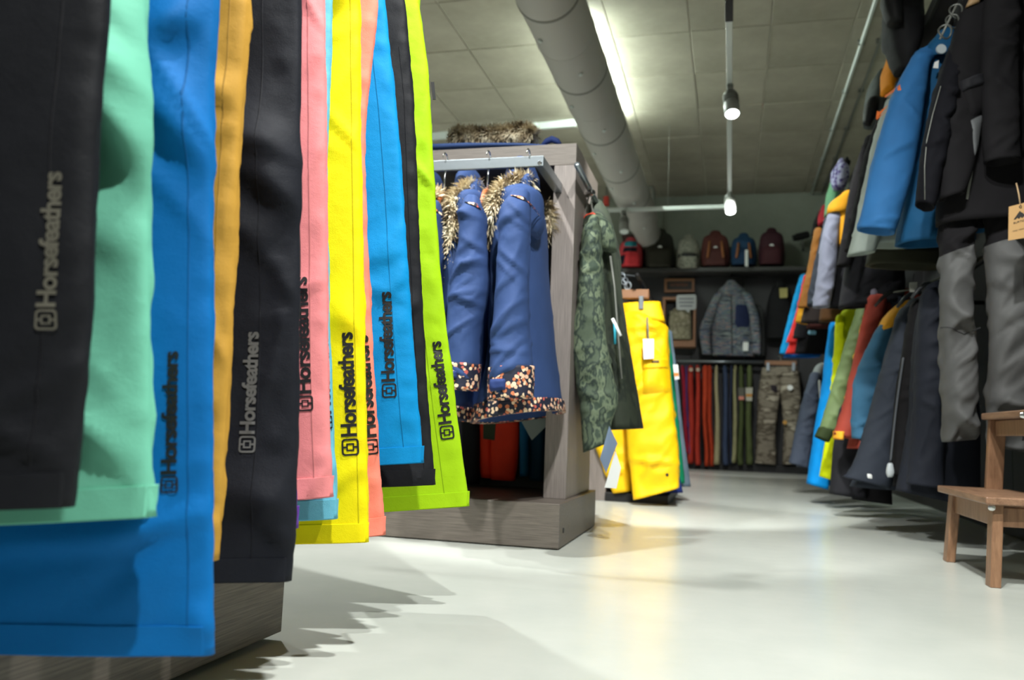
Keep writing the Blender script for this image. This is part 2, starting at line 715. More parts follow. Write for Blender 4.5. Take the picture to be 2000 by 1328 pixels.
def rrect(w_, h_, r, n=5):
    pts = []
    for cx_, cy_, a0 in ((w_ / 2 - r, h_ / 2 - r, 0), (-w_ / 2 + r, h_ / 2 - r, 90), (-w_ / 2 + r, -h_ / 2 + r, 180), (w_ / 2 - r, -h_ / 2 + r, 270)):
        for k in range(n):
            a = math.radians(a0 + 90 * k / (n - 1))
            pts.append((cx_ + r * math.cos(a), cy_ + r * math.sin(a)))
    return pts


def emblem(name, centre, ex, ey, size, mat, parent, conform):
    """rounded square outline with a small square inside, joined to it by two bars"""
    vs, fs = [], []

    def add(v, f):
        b = len(vs)
        vs.extend(v); fs.extend([tuple(b + i for i in q) for q in f])
    add(*polyring(rrect(1, 1, 0.2), rrect(0.78, 0.78, 0.11)))
    add(*polyring(rrect(0.46, 0.46, 0.02), rrect(0.28, 0.28, 0.02)))
    for s in (1, -1):
        for k in range(1):
            add([(-0.055, s * 0.22), (0.055, s * 0.22), (0.055, s * 0.41), (-0.055, s * 0.41)], [(0, 1, 2, 3)])
    out = [conform(np.array(centre) + np.array(ex) * x * size + np.array(ey) * y * size) for x, y in vs]
    return mesh(name, out, fs, mat, parent, smooth=False)


def logo(pl, bv, bot, top, wpx, mat, parent):
    """HORSEFEATHERS mark running up a trouser leg: emblem below, name above"""
    b, t = pl.px(*bot, 0.02), pl.px(*top, 0.02)
    # the cloth stands off the plane: take the points where the cloth really is
    b, t = [pl.px(*q, float((hit(pl, bv, p, 0) - pl.o) @ pl.n)) for q, p in ((bot, b), (top, t))]
    L = np.linalg.norm(t - b)
    ex = (t - b) / L
    ey = np.cross(ex, -pl.n); ey = -ey / np.linalg.norm(ey)
    if ey @ pl.u > 0:
        ey = -ey
    sz = np.linalg.norm(pl.px(bot[0] + wpx / 2, bot[1]) - pl.px(bot[0] - wpx / 2, bot[1]))
    cf = lambda p: hit(pl, bv, p, 0.0016)
    emblem('emblem_print', b + ex * sz * 0.5, ex, ey, sz, mat, parent, cf)
    hgt = sz * 0.9
    write('name_print', 'Horsefeathers', b + ex * sz * 1.12 - ey * hgt * 0.42, ex, ey, L - sz * 1.12, hgt, mat, parent, cf, 0.031, 0.92)

# ================================================================== the room
ZC = 3.345  # underside of the ceiling
def struct(o):
    o['kind'] = 'structure'; return o


struct(box('floor', (-6, -3, -0.1), (1.5, 10.4, 0), floor_mat(), None, 0))
struct(box('wall_back', (-6, 10.3, 0), (1.5, 10.4, 3.4), concrete('wall_plaster', (128, 134, 122), (146, 150, 138)), None, 0))
struct(box('wall_right', (1.38, -3, 0), (1.5, 10.3, 3.4), MATS['wall_plaster'], None, 0))
struct(box('wall_left', (-6.1, -3, 0), (-6, 10.4, 3.4), MATS['wall_plaster'], None, 0))
ceil = struct(box('ceiling', (-6.1, -3, ZC + 0.008), (1.5, 10.4, ZC + 0.14), concrete('joint_cement', (176, 172, 156), (198, 194, 178)), None, 0))
CONC = concrete('ceiling_concrete', (142, 137, 121), (168, 162, 146))
PANEL = None
for i in range(-6, 3):
    for j in range(0, 10):
        x0, y0 = -0.32 + 0.57 * i, 3.0 + 0.74 * j
        if PANEL is None:
            PANEL = box('panel', (x0 + 0.005, y0 + 0.005, ZC), (x0 + 0.565, y0 + 0.735, ZC + 0.014), CONC, ceil, 0.002)
            PX, PY = x0, y0
        else:
            p = PANEL.copy(); COL.objects.link(p)
            p.location = (x0 - PX, y0 - PY, random.uniform(-0.0015, 0.0015))

# spiral duct under the ceiling, its drop at the far end
DX, DZ, DR = -0.978, 2.74, 0.178
DUCTM = plain('duct_sheet', (174, 171, 165), 0.55, 0.0)
duct = thing('ventilation_duct', (DX, 5, DZ), 'long grey round sheet metal duct hung under the concrete ceiling', 'duct')
for k in range(8):
    y0 = 1.2 + k * 0.98
    lathe('duct_section', [(0, DR), (0.47, DR), (0.475, DR + 0.004), (0.485, DR + 0.004), (0.49, DR), (0.975, DR)], (DX, y0, DZ), (0, 1, 0), DUCTM, duct, 40)
    lathe('coupling_band', [(0, DR + 0.001), (0.003, DR + 0.004), (0.02, DR + 0.004), (0.023, DR + 0.001)], (DX, y0 - 0.011, DZ), (0, 1, 0), plain('duct_band', (120, 118, 112), .55), duct, 40)
    for a in (-70, -120):
        th = math.radians(a)
        c = (DX + (DR + 0.006) * math.cos(th), y0 + 0.24 + (0.45 if a == -70 else 0), DZ + (DR + 0.006) * math.sin(th))
        lathe('bolt', [(-0.004, 0.014), (0.006, 0.014), (0.01, 0.008)], c, (math.cos(th), 0, math.sin(th)), WHITEM, duct, 10)
lathe('end_collar', [(0, DR - 0.002), (0.01, DR - 0.002), (0.012, 0.15), (1.26, 0.15)], (DX, 9.03, DZ), (0, 1, 0), DUCTM, duct, 36)
for y in (2.4, 4.6, 6.8):
    tube('hanger_rod', [(DX, y, DZ + DR), (DX, y, ZC)], 0.005, GALV, duct, 8)

lamp = thing('tube_lamp', (-1.07, 6.3, ZC - .07), 'lit fluorescent batten hidden above the round duct, glowing on the ceiling', 'lamp')
box('housing', (-1.14, 5.55, ZC - .018), (-1.06, 7.55, ZC), WHITEM, lamp)
tube('tube', [(-1.1, 5.58, ZC - .05), (-1.1, 7.52, ZC - .05)], 0.014, emit('tube_light', (0.86, 1.0, 0.9), 260), lamp, 12)

# conduit pair on the ceiling at right
for k, (x, lab) in enumerate(((0.905, 'white conduit pipe along the ceiling over the wall of jackets, the brighter of the pair'),
                              (1.03, 'dim conduit pipe along the ceiling nearest the wall shelf, second of the pair'))):
    c = thing('ceiling_conduit', (x, 6, ZC - .02), lab, 'pipe')
    tube('pipe', [(x, 3.0, ZC - .028), (x, 10.25, ZC - .028)], 0.014 if k == 0 else 0.011, WHITEM if k == 0 else GREYM, c, 10)
    for y in np.arange(3.6, 10, 0.9):
        box('clip', (x - 0.024, y, ZC - .04), (x + 0.024, y + 0.02, ZC), GREYM, c, 0.002)

# track along the aisle with the cross piece, three heads
TZ = 2.5
TY = float(atZ(1427, 407, TZ)[1])
tr = thing('light_track', (-0.03, 6, TZ), 'suspended white lighting track running along the aisle', 'track')
box('rail', (-0.047, 2.0, TZ), (-0.013, TY, TZ + 0.035), WHITEM, tr)
for y in (2.6, 4.4, 6.2, 7.7):
    tube('suspension_wire', [(-0.03, y, TZ + 0.03), (-0.03, y, ZC)], 0.002, GREYM, tr, 6)
yj = float(atZ(1427, 18, TZ)[1])
box('joint', (-0.05, yj - 0.1, TZ - 0.006), (-0.01, yj + 0.12, TZ + 0.04), BLACKM, tr)
tr2 = thing('light_track', (-1.0, TY, TZ), 'white cross track in front of the back wall below the duct end', 'track')
box('rail', (-2.2, TY - 0.017, TZ), (-0.05, TY + 0.017, TZ + 0.035), WHITEM, tr2)
for x in (-0.6, -1.9):
    tube('suspension_wire', [(x, TY, TZ + 0.03), (x, TY, ZC)], 0.002, GREYM, tr2, 6)
a, b = atZ(860, 268, ZC - .05), atZ(1125, 243, ZC - .05)
tr3 = thing('light_track', a, 'white ceiling track over the parka stand, ending at the duct', 'track')
e = (a - b) / np.linalg.norm(a - b)
hexa('rail', [a + e * 1.4 + (0, -.02, -.02), b + (0, -.02, -.02), b + (0, .02, -.02), a + e * 1.4 + (0, .02, -.02)],
     [a + e * 1.4 + (0, -.02, .05), b + (0, -.02, .05), b + (0, .02, .05), a + e * 1.4 + (0, .02, .05)], WHITEM, tr3)
box('end_feed', tuple(b + (e * 0.42)[:3] + np.array((-.03, -.03, -.03))), tuple(b + (e * 0.42)[:3] + np.array((.03, .03, 0.05))), WHITEM, tr3)

LENS = emit('spot_lens', (0.95, 1.0, 0.98), 14)


def head(pxy, z, label, on=True, ax=(0.08, -0.42, -1), rad=0.045):
    tip = atZ(*pxy, z)
    ax = np.array(ax) / np.linalg.norm(ax)
    t = thing('spotlight', tip, label, 'spotlight')
    back = tip - ax * 0.17
    lathe('housing', [(0, rad * 0.78), (0.01, rad * 0.9), (0.09, rad * 0.92), (0.095, rad), (0.165, rad * 1.04), (0.172, rad)], back, ax, plain('head_grey', (158, 160, 158), .45, .1), t, 28)
    for d in (0.03, 0.05, 0.07):
        lathe('cooling_fin', [(0, rad * 0.9), (0.002, rad * 1.06), (0.006, rad * 1.06), (0.008, rad * 0.9)], back + ax * d, ax, GREYM, t, 24)
    lathe('lens', [(0, rad * 0.88), (0.002, rad * 0.86)], tip + ax * 0.003, ax, LENS if on else WHITEM, t, 28)
    tube('arm', [back + ax * 0.04, (back[0], back[1], TZ - 0.03), (back[0], back[1], TZ)], 0.011, GREYM, t, 10)
    box('adapter', (back[0] - .018, back[1] - .06, TZ - .03), (back[0] + .018, back[1] + .06, TZ), GREYM, t)


head((1430, 222), 2.31, 'lit grey spotlight nearer the camera on the aisle track')
head((1427, 413), 2.325, 'lit grey spotlight at the far corner where both tracks meet')
head((1219, 452), 2.29, 'dim grey spotlight hanging from the cross track under the duct end', False)

# U-shaped pipe, alarm box and camera on the back wall
p = [atY(1263, 368, 9.5), atY(1274, 366, 9.5), atY(1276, 372, 9.5), atY(1277, 450, 9.5)]
tag(tube('wall_pipe', p + [p[3] + np.array((0, .85, -.1))], 0.022, GREYM), 'bent grey pipe coming down beside the duct end to the back wall', 'pipe')
a = atY(1184, 392, 9.7)
ab = thing('alarm_box', a, 'small red alarm box under the ceiling left of the duct end', 'alarm')
box('body', a - np.array((.03, .03, .05)), a + np.array((.03, .06, .05)), plain('alarm_red', (190, 56, 40), 0.5), ab)
tube('bracket', [a + np.array((0, .02, .04)), (a[0], a[1] + .02, ZC)], .012, GREYM, ab, 8)
a = atY(1567, 468, 10.1)
wc = thing('wall_camera', a, 'black camera on a bracket on the bare wall above the back shelf', 'camera')
lathe('body', [(0, 0.03), (0.01, 0.045), (0.14, 0.045), (0.16, 0.035)], a - np.array((0.08, 0.02, -0.02)), (0.95, 0.1, 0.25), BLACKM, wc, 18)
lathe('lens_hood', [(0, 0.038), (0.03, 0.036)], a - np.array((0.105, 0.022, -0.012)), (0.95, 0.1, 0.25), BLACKM, wc, 18)
tube('bracket', [a, a + np.array((0.02, 0.1, -0.08)), a + np.array((0.02, 0.2, -0.08))], 0.014, GREYM, wc)

# back wall fitting: dark panels, shelf, rail
bw = thing('display_wall', (0, 10.1, 0), 'black panelled display wall with a shelf across the end of the shop', 'display wall')
for k in range(6):
    x0 = -2.3 + 0.61 * k
    box('panel', (x0 + 0.003, 10.08, 0.0), (x0 + 0.607, 10.22, 2.28), DARKPANEL, bw)
box('shelf', (-2.3, 9.72, 2.28), (1.36, 10.3, 2.325), plain('shelf_board', (58, 57, 56), 0.5), bw)
box('plinth', (-2.3, 9.86, 0.0), (1.36, 10.08, 0.085), BLACKM, bw)
zr = float(atY(1400, 706, 9.85)[2])
tube('rail', [(-0.62, 9.85, zr), (0.36, 9.85, zr)], 0.02, STEEL, bw)
for x in (-0.6, 0.34):
    tube('rail_bracket', [(x, 9.85, zr), (x, 10.1, zr)], 0.014, BLACKM, bw)

# right wall fitting
RW = thing('wall_rack', (1.2, 6, 0), 'black wall rack with a perforated shelf along the right-hand wall', 'rack')
for k in range(8):
    y0 = 2.6 + 0.9 * k
    box('panel', (1.28, y0 + 0.003, 0.0), (1.36, y0 + 0.897, 2.28), plain('rack_panel', (24, 24, 26), 0.6), RW)
pm, nt, pp = new_mat('perforated_steel')
v = coords(nt, (1, 1, 1))
ck = N(nt, 'ShaderNodeTexBrick')
ck.inputs['Scale'].default_value = 16; ck.inputs['Mortar Size'].default_value = 0.16
ck.inputs['Color1'].default_value = rgb(10, 10, 11); ck.inputs['Color2'].default_value = rgb(12, 12, 12); ck.inputs['Mortar'].default_value = rgb(54, 52, 54)
ck.inputs['Mortar Smooth'].default_value = 0.1
nt.links.new(v, ck.inputs['Vector']); nt.links.new(ck.outputs[0], pp.inputs['Base Color'])
pp.inputs['Roughness'].default_value = 0.5
for k in range(7):
    y0 = 2.7 + 1.0 * k
    box('shelf', (0.845, y0 + 0.002, 2.285), (1.3, y0 + 0.998, 2.3), pm, RW, 0.001)
box('shelf_lip', (0.83, 2.7, 2.27), (0.845, 9.7, 2.32), plain('lip_grey', (66, 68, 66), 0.45, 0.3), RW, 0.002)
for z in (2.12, 1.14):
    tube('rail', [(0.98, 2.7, z), (0.98, 8.9, z)], 0.014, BLACKM, RW)
    for y in (2.75, 4.8, 6.8, 8.85):
        tube('rail_bracket', [(0.98, y, z), (1.29, y, z)], 0.011, BLACKM, RW)
box('plinth', (1.2, 2.6, 0), (1.36, 9.7, 0.08), BLACKM, RW)

# ------------------------------------------------------------------ display stands
# stand A, under the row of trousers at left
SA = thing('display_stand', (-1.2, 0.4, 0), 'grey-brown laminate display stand below the row of bright logo trousers', 'display stand')
xa, ya = -0.768, 1.371
box('plinth', (-1.75, -0.7, 0.014), (xa, ya, 0.152), LAM_Y, SA, 0.002)
box('foot', (-1.7, -0.66, 0.0), (xa - 0.05, ya - 0.05, 0.014), BLACKM, SA, 0)
box('side_panel', (-1.75, -0.7, 0.152), (-1.05, -0.62, 1.46), LAM_Z, SA, 0.002)
box('side_panel', (-1.75, 1.22, 0.152), (-1.05, 1.30, 1.46), LAM_Z, SA, 0.002)
box('top_board', (-1.75, -0.7, 1.46), (-1.05, 1.30, 1.54), LAM_Y, SA, 0.002)
box('rail', (-0.72, 0.45, 1.46), (-0.69, 1.78, 1.49), STEEL, SA)
for y in (0.5, 1.25):
    box('rail_arm', (-1.06, y, 1.46), (-0.69, y + 0.03, 1.49), STEEL, SA)

# stand B, with the parkas
bx = -0.536
SB = thing('display_stand', (-1.3, 3.1, 0), 'grey-brown laminate frame stand holding the blue parkas', 'display stand')
box('plinth', (-2.3, 2.70, 0.004), (bx, 3.45, 0.148), LAM_X, SB, 0.003)
lathe('bolt_hole', [(-0.004, 0.009), (0.002, 0.009), (0.002, 0.006)], (bx, float(atX(1100, 1036, bx)[1]), float(atX(1100, 1036, bx)[2])), (1, 0, 0), BLACKM, SB, 12)
box('side_panel', (-0.637, 2.9, 0.148), (-0.556, 3.40, 1.355), LAM_Z, SB, 0.002)
box('side_panel', (-2.25, 2.9, 0.148), (-2.17, 3.40, 1.355), LAM_Z, SB, 0.002)
box('top_board', (-2.25, 2.9, 1.355), (-0.556, 3.40, 1.436), LAM_X, SB, 0.002)
box('back_panel', (-2.17, 3.36, 0.148), (-0.637, 3.395, 1.355), plain('dark_laminate', (42, 38, 37), 0.45), SB, 0.001)
zb = 1.268
box('rail', (-2.0, 2.585, zb - 0.018), (-0.606, 2.60, zb + 0.018), STEEL, SB, 0.002)
box('rail_arm', (-0.634, 2.60, zb - 0.018), (-0.606, 2.9, zb + 0.018), STEEL, SB, 0.002)
lathe('screw', [(0, 0.008), (0.003, 0.006)], atY(1054, 318, 2.585), (0, -1, 0), CHROME, SB, 12)
a, b = atX(1127, 322, -0.535), atX(1166, 398, -0.535)
tube('side_rail', [a, b], 0.011, STEEL, SB)
lathe('rail_knob', [(-0.02, 0.012), (0.02, 0.012), (0.026, 0.008)], atX(1152, 378, -0.535), (0.7, -0.7, 0), CHROME, SB, 14)

# stand C, behind the camouflage jacket
SCs = thing('display_stand', (-1.1, 5.0, 0), 'grey laminate stand with a black base under the yellow snow trousers', 'display stand')
a = atZ(1182, 978, 0)
box('body', (-1.7, a[1], 0.0), (a[0], a[1] + 0.9, 1.28), LAM_Z, SCs, 0.003)
box('base_plate', (a[0], a[1] - 0.02, 0.0), (-0.33, a[1] + 0.85, 0.05), BLACKM, SCs, 0.004)  # black base, its dark slab also stands in for the shadow there
tube('rail', [(-0.5, 4.45, 1.24), (-0.5, 5.6, 1.24)], 0.012, BLACKM, SCs)
tube('rail_arm', [(-0.5, 5.2, 1.24), (a[0] - 0.02, 5.2, 1.24)], 0.012, BLACKM, SCs)

# ------------------------------------------------------------------ step stool
ST = thing('step_stool', (0.9, 2.85, 0), 'small brown wooden two-step stool in front of the dark jackets', 'step stool')
zL, zU = 0.25, 0.5


def sl(name, cbot, ctop, sx, sy, mat=STOOLW):
    """a straight leg between two centres, section sx by sy"""
    cb, ct = np.array(cbot, float), np.array(ctop, float)
    q = [np.array((-sx, -sy, 0)), np.array((sx, -sy, 0)), np.array((sx, sy, 0)), np.array((-sx, sy, 0))]
    return hexa(name, [cb + k / 2 for k in q], [ct + k / 2 for k in q], mat, ST, 0.003)


fA, fB = atZ(1838, 1096, 0), atZ(1930, 1145, 0)
lx = 0.715
yA, yB = fA[1] + 0.01, fB[1] + 0.0
sl('front_leg', (lx, yA, 0), (lx + 0.015, yA - 0.03, zL - 0.02), 0.028, 0.05)
sl('front_leg', (lx, yB, 0), (lx + 0.015, yB + 0.012, zL - 0.02), 0.028, 0.05)
sl('front_apron', (lx + 0.018, (yA + yB) / 2 - 0.01, zL - 0.085), (lx + 0.018, (yA + yB) / 2 - 0.01, zL - 0.025), 0.018, yA - yB - 0.06)
hexa('lower_tread', [(0.69, yB - 0.045, zL - 0.022), (0.90, yB - 0.035, zL - 0.022), (0.90, yA + 0.025, zL - 0.022), (0.69, yA + 0.035, zL - 0.022)],
     [(0.69, yB - 0.045, zL), (0.90, yB - 0.035, zL), (0.90, yA + 0.025, zL), (0.69, yA + 0.035, zL)], STOOLH, ST, 0.004)
ux = 0.86
yC, yD = yA - 0.035, yB + 0.04
for y0, y1 in ((yA - 0.01, yC), (yB + 0.02, yD)):
    sl('upright', (ux - 0.02, y0 - (0.02 if y0 > 2.8 else -0.0), 0.16), (ux, y1, zU - 0.022), 0.05, 0.026)
    sl('rear_leg', (1.14, y0, 0), (ux + 0.13, y1, zU - 0.022), 0.05, 0.026)
    s_ = 1 if y0 > 2.8 else -1
    sl('side_rail', ((lx + 1.1) / 2, y0 + s_ * 0.0, zL - 0.085), ((lx + 1.1) / 2, y0 + s_ * 0.0, zL - 0.03), 1.08 - lx, 0.02)
sl('upper_apron', (ux + 0.0, (yC + yD) / 2, zU - 0.075), (ux + 0.0, (yC + yD) / 2, zU - 0.024), 0.018, yC - yD - 0.02)
hexa('upper_tread', [(0.82, yD - 0.04, zU - 0.022), (1.05, yD - 0.04, zU - 0.022), (1.05, yC + 0.03, zU - 0.022), (0.82, yC + 0.03, zU - 0.022)],
     [(0.82, yD - 0.04, zU), (1.05, yD - 0.04, zU), (1.05, yC + 0.03, zU), (0.82, yC + 0.03, zU)], STOOLH, ST, 0.004)
c = atY(1937, 991, yB - 0.026)
lathe('screw', [(0, 0.010), (0.004, 0.009), (0.006, 0.005)], c, (0, -1, 0), CHROME, ST, 16)
c = atY(1999, 811, yD - 0.015)
lathe('screw', [(0, 0.010), (0.004, 0.009), (0.006, 0.005)], c, (0, -1, 0), CHROME, ST, 16)

# ================================================================== row of logo trousers at left
XE = -0.57


def trousers(label, col, Y, right, hem_l, logo_spec, width=0.25, rot=16, thick=0.034, fold=0.006, rough=0.68, spec=0.2, seam=0.035,
             flap=0.0, hem_h=0.03, crease=0.5, dx=0.0, dr=()):
    """a pair of hanging snow trousers: near leg, far leg, hems, waistband; right: image points of the near leg's outer edge (top to hem)"""
    xh, yh = right[-1]
    o = atY(xh, yh, Y)
    pl = Plane(o, rot)
    mat = fabric(col, rough, spec, 0.06)
    dark = fabric(tuple(int(c * 0.84) for c in col), rough, spec, 0.04)
    t = thing('snow_trousers', (o[0] - 0.12, o[1], o[2]), label, 'trousers', 'logo snow trousers on the left-hand rail')
    E_ = [pl.ah(*p) for p in right]
    hz = E_[-1][1]
    top = E_[0]
    zt = 1.33
    slope = -0.02 / 0.3
    if top[1] < zt:
        E_ = [np.array([top[0] - 0.02, (top[1] + zt) / 2]), top] + E_[1:] if False else E_
        ext = [np.array([top[0] - 0.025, zt])]
        if zt - top[1] > 0.35:
            ext.append(np.array([top[0] - 0.008, (top[1] + zt) / 2]))
        E_ = ext + E_
    # the hem runs down to its left end
    a_l, h_l = pl.ah(*hem_l)
    full = E_[-1][0] - a_l
    wd = max(width, full)
    tilt = (h_l - hz) / max(full, 0.02) * wd / 2
    tilt = max(-0.02, min(0.02, tilt))
    st, st2 = [], []
    Ltot = E_[0][1] - hz
    for k, (a, h) in enumerate(E_):
        f = (h - hz) / Ltot
        wl = wd * (1.0 - 0.16 * math.sin(min(1, f / 0.55) * math.pi / 2) + (0.22 * max(0, f - 0.55) / 0.45))
        tl = tilt * max(0, 1 - f / 0.12)
        c = pl.pt(a - wl / 2, h + tl, 0)
        U = pl.u * wl / 2 - pl.z * tl
        th = thick * (1 + 0.25 * f) / 2
        st.append((c, U, pl.n * th))
        c2 = pl.pt(a - wl / 2 - 0.022, h + tl + 0.012, -thick * 1.1)
        st2.append((c2, U * 0.97, pl.n * th * 0.8))
    # the big folds the photograph shows: (x, y, depth, slope, reach, softness) in image points
    drl = []
    for x_, y_, am, sl, wa, w1 in dr:
        a_, h_ = pl.ah(x_, y_)
        drl.append((E_[0][1] - h_, a_ - (E_[-1][0] - wd / 2), am, sl, wa, w1, 1))
    leg = loft('leg', st, mat, t, 84, None, 3.4, fold, 5.5, 7.5, 0.9, step=0.009, crease=crease, drapes=drl, drape=14, dw=(.012, .04),
               pucker=((wd / 2 - (seam or .02), .0042, .022), (wd / 2, .004, .02)))
    loft('leg', st2, mat, t, 40, None, 3.0, fold, 6, 9, 0.6, step=0.02)
    # hem band: slightly proud of the leg
    bv = bvh_of(leg)
    aL, aR = E_[-1][0] - wd + 0.001, E_[-1][0] - 0.001
    vs, fs, nx = [], [], 44
    for jy, (fz_, of) in enumerate(((1.02, -.002), (1.0, .0016), (.5, .0016), (.02, .0016), (0.0, -.002))):
        for ix in range(nx + 1):
            a_ = aL + (aR - aL) * ix / nx
            tl = tilt * (1 - (ix / nx)) * 2 - 0
            h_ = hz + tl + hem_h * fz_ + 0.0012
            vs.append(hit(pl, bv, pl.pt(a_, h_), of if 0 < ix < nx else -.002))
    for jy in range(4):
        for ix in range(nx):
            a_ = jy * (nx + 1) + ix
            fs.append((a_, a_ + nx + 1, a_ + nx + 2, a_ + 1))
    mesh('hem', vs, fs, mat, t).data.set_sharp_from_angle(angle=math.radians(22))
    if seam:
        pts = [(E_[i][0] - seam, E_[i][1]) for i in range(len(E_))]
        P = [np.array(p) for p in pts if p[1] < 1.2]
        vs_ = []
        # lay the seam in plane coordinates
        d = np.r_[0, np.cumsum([np.linalg.norm(P[i + 1] - P[i]) for i in range(len(P) - 1)])]
        s = np.linspace(0, d[-1], 90)
        Q = np.stack([np.interp(s, d, [p[0] for p in P]), np.interp(s, d, [p[1] for p in P])], axis=1)
        vs, fs = [], []
        for i in range(90):
            for kx, lift in ((-0.0016, -0.0008), (-0.0006, 0.0007), (0.0006, 0.0007), (0.0016, -0.0008)):
                vs.append(hit(pl, bv, pl.pt(Q[i][0] + kx, Q[i][1]), lift))
        for i in range(89):
            for k in range(3):
                fs.append((i * 4 + k, i * 4 + k + 1, i * 4 + 5 + k, i * 4 + 4 + k))
        mesh('seam', vs, fs, dark, t)
    if logo_spec:
        bot, tp, wpx, ink = logo_spec
        logo(pl, bv, bot, tp, wpx, ink, t)
    # waistband and loop over the rail (above the picture)
    c, U, V = st[0]
    loft('waistband', [(c + pl.z * 0.02 - pl.n * thick * 0.5, U * 1.02, pl.n * thick * 1.15), (c - pl.z * 0.03 - pl.n * thick * 0.5, U * 1.02, pl.n * thick * 1.2)],
         mat, t, 40, 6, 3, 0.001, round_top=False)
    cc = c + pl.z * 0.02 - pl.n * thick * 0.5
    tube('hanging_loop', [cc + pl.u * -0.06, np.array((-0.705, cc[1], 1.49)), cc + pl.u * 0.06], 0.003, BLACKM, t, 6)
    return t, pl, bv, leg


TR = [
    dict(label='charcoal trousers with sand-coloured name print, at the left edge of the row', col=(25, 26, 31), Y=0.63,
         right=[(214, 0), (201, 160), (190, 300), (186, 480), (178, 650), (160, 850), (143, 990)], hem_l=(0, 994), width=0.27,
         logo_spec=((91, 645), (106, 336), 40, SANDINK), fold=0.007, rough=0.6),
    dict(label='mint green trousers hanging between the charcoal and the long blue pair', col=(116, 196, 168), Y=0.72,
         right=[(286, 0), (289, 150), (292, 300), (292, 500), (294, 700), (297, 900), (305, 1009)], hem_l=(0, 1024), width=0.27, logo_spec=None, fold=0.008, seam=0, crease=0.8, rot=8,
         dr=[(240, 25, .03, .5, .06, .045), (245, 140, .034, .5, .07, .06), (240, 235, .05, .8, .07, .075), (215, 470, .012, .3, .08, .06), (230, 880, .01, .4, .09, .05)]),
    dict(label='royal blue trousers hanging lowest of the row, almost to the floor', col=(0, 107, 181), Y=0.80,
         right=[(424, 0), (418, 100), (414, 180), (416, 400), (416, 700), (416, 1000), (417, 1277)], hem_l=(0, 1270), width=0.36,
         logo_spec=((331, 963), (336, 686), 32, BLACKINK), fold=0.008, crease=0.7, dr=[(350, 70, .025, -.3, .05, .05), (345, 260, .028, .6, .06, .07), (390, 1235, .012, .2, .03, .03)], seam=0.022),
    dict(label='ochre yellow trousers seen edge-on between blue and black', col=(198, 150, 60), Y=0.90,
         right=[(487, 0), (482, 120), (470, 290), (458, 560), (447, 780), (437, 950), (426, 1094)], hem_l=(380, 1096), width=0.15, logo_spec=None, fold=0.008, seam=0.02),
    dict(label='black trousers with grey name print, hem over the stand\'s plinth', col=(25, 27, 35), Y=1.02,
         right=[(588, 0), (587, 200), (586, 420), (586, 620), (582, 830), (576, 1000), (568, 1134)], hem_l=(425, 1134), width=0.24,
         logo_spec=((482, 884), (493, 648), 32, GREYINK), fold=0.008, seam=0.05, crease=0.7, dr=[(520, 370, .03, .5, .06, .07), (500, 290, .012, 0, .06, .04), (520, 985, .012, .2, .07, .04), (540, 1050, .014, .5, .05, .04)]),
    dict(label='purple trousers almost hidden, only a hem corner showing beside black', col=(96, 56, 150), Y=1.11,
         right=[(560, 0), (562, 300), (566, 600), (573, 850), (583, 1031)], hem_l=(480, 1034), width=0.2, logo_spec=None, seam=0),
    dict(label='salmon-rose trousers directly right of the black pair with grey print', col=(238, 142, 144), Y=1.17,
         right=[(634, 0), (636, 150), (637, 330), (639, 520), (641, 700), (645, 850), (651, 970)], hem_l=(575, 976), width=0.2,
         logo_spec=((597, 803), (588, 541), 30, BLACKINK), fold=0.007, seam=0.024),
    dict(label='pale sky blue trousers mostly hidden between rose and lemon yellow', col=(106, 184, 208), Y=1.235,
         right=[(649, 0), (645, 150), (639, 330), (642, 560), (650, 780), (656, 920), (660, 1013)], hem_l=(580, 1016), width=0.2,
         logo_spec=((637, 838), (628, 620), 26, BLACKINK), seam=0),
    dict(label='lemon yellow trousers with the black name print, widest in the middle of the row', col=(244, 226, 6), Y=1.305,
         right=[(703, 0), (704, 130), (706, 330), (710, 560), (715, 800), (718, 960), (720, 1058)], hem_l=(575, 1061), width=0.22,
         logo_spec=((685, 890), (675, 649), 33, BLACKINK), fold=0.007, seam=0.014, dr=[(680, 20, .03, -.4, .06, .06), (690, 640, .01, .3, .04, .04)]),
    dict(label='light coral trousers showing as a narrow strip right of lemon yellow', col=(250, 138, 118), Y=1.38,
         right=[(738, 0), (733, 70), (722, 170), (713, 270), (718, 450), (726, 640), (738, 850), (753, 1044)], hem_l=(690, 1050), width=0.16,
         logo_spec=((725, 888), (706, 655), 30, BLACKINK), seam=0, fold=0.004),
    dict(label='azure blue trousers with short legs, left of the narrow black pair', col=(0, 138, 204), Y=1.475,
         right=[(751, 0), (760, 80), (776, 220), (788, 380), (798, 540), (810, 700), (820, 820), (828, 904)], hem_l=(750, 908), width=0.22,
         logo_spec=((761, 777), (752, 570), 28, BLACKINK), fold=0.008, seam=0.034),
    dict(label='narrow black trousers between azure blue and lime green', col=(26, 27, 31), Y=1.575,
         right=[(790, 0), (798, 100), (808, 200), (816, 400), (825, 600), (836, 780), (850, 947)], hem_l=(748, 950), width=0.2, logo_spec=None, fold=0.008, seam=0.018),
    dict(label='lime green trousers with the black name print, at the aisle end of the row', col=(160, 204, 14), Y=1.73,
         right=[(817, 0), (826, 60), (838, 160), (850, 380), (860, 520), (874, 650), (892, 800), (917, 988)], hem_l=(752, 999), width=0.24,
         logo_spec=((875, 858), (850, 667), 27, BLACKINK), fold=0.007, seam=0.05),
]
for d in TR:
    r_ = trousers(**d)
t, pl, bv, leg = r_
q = [pl.px(841, 160), pl.px(848, 160), pl.px(851, 194), pl.px(845, 194)]
q = [p + pl.n * 0.0 for p in q]
hexa('side_label', [q[3], q[2], q[2] - pl.n * .003, q[3] - pl.n * .003], [q[0], q[1], q[1] - pl.n * .003, q[0] - pl.n * .003], BLACKM, t, 0)

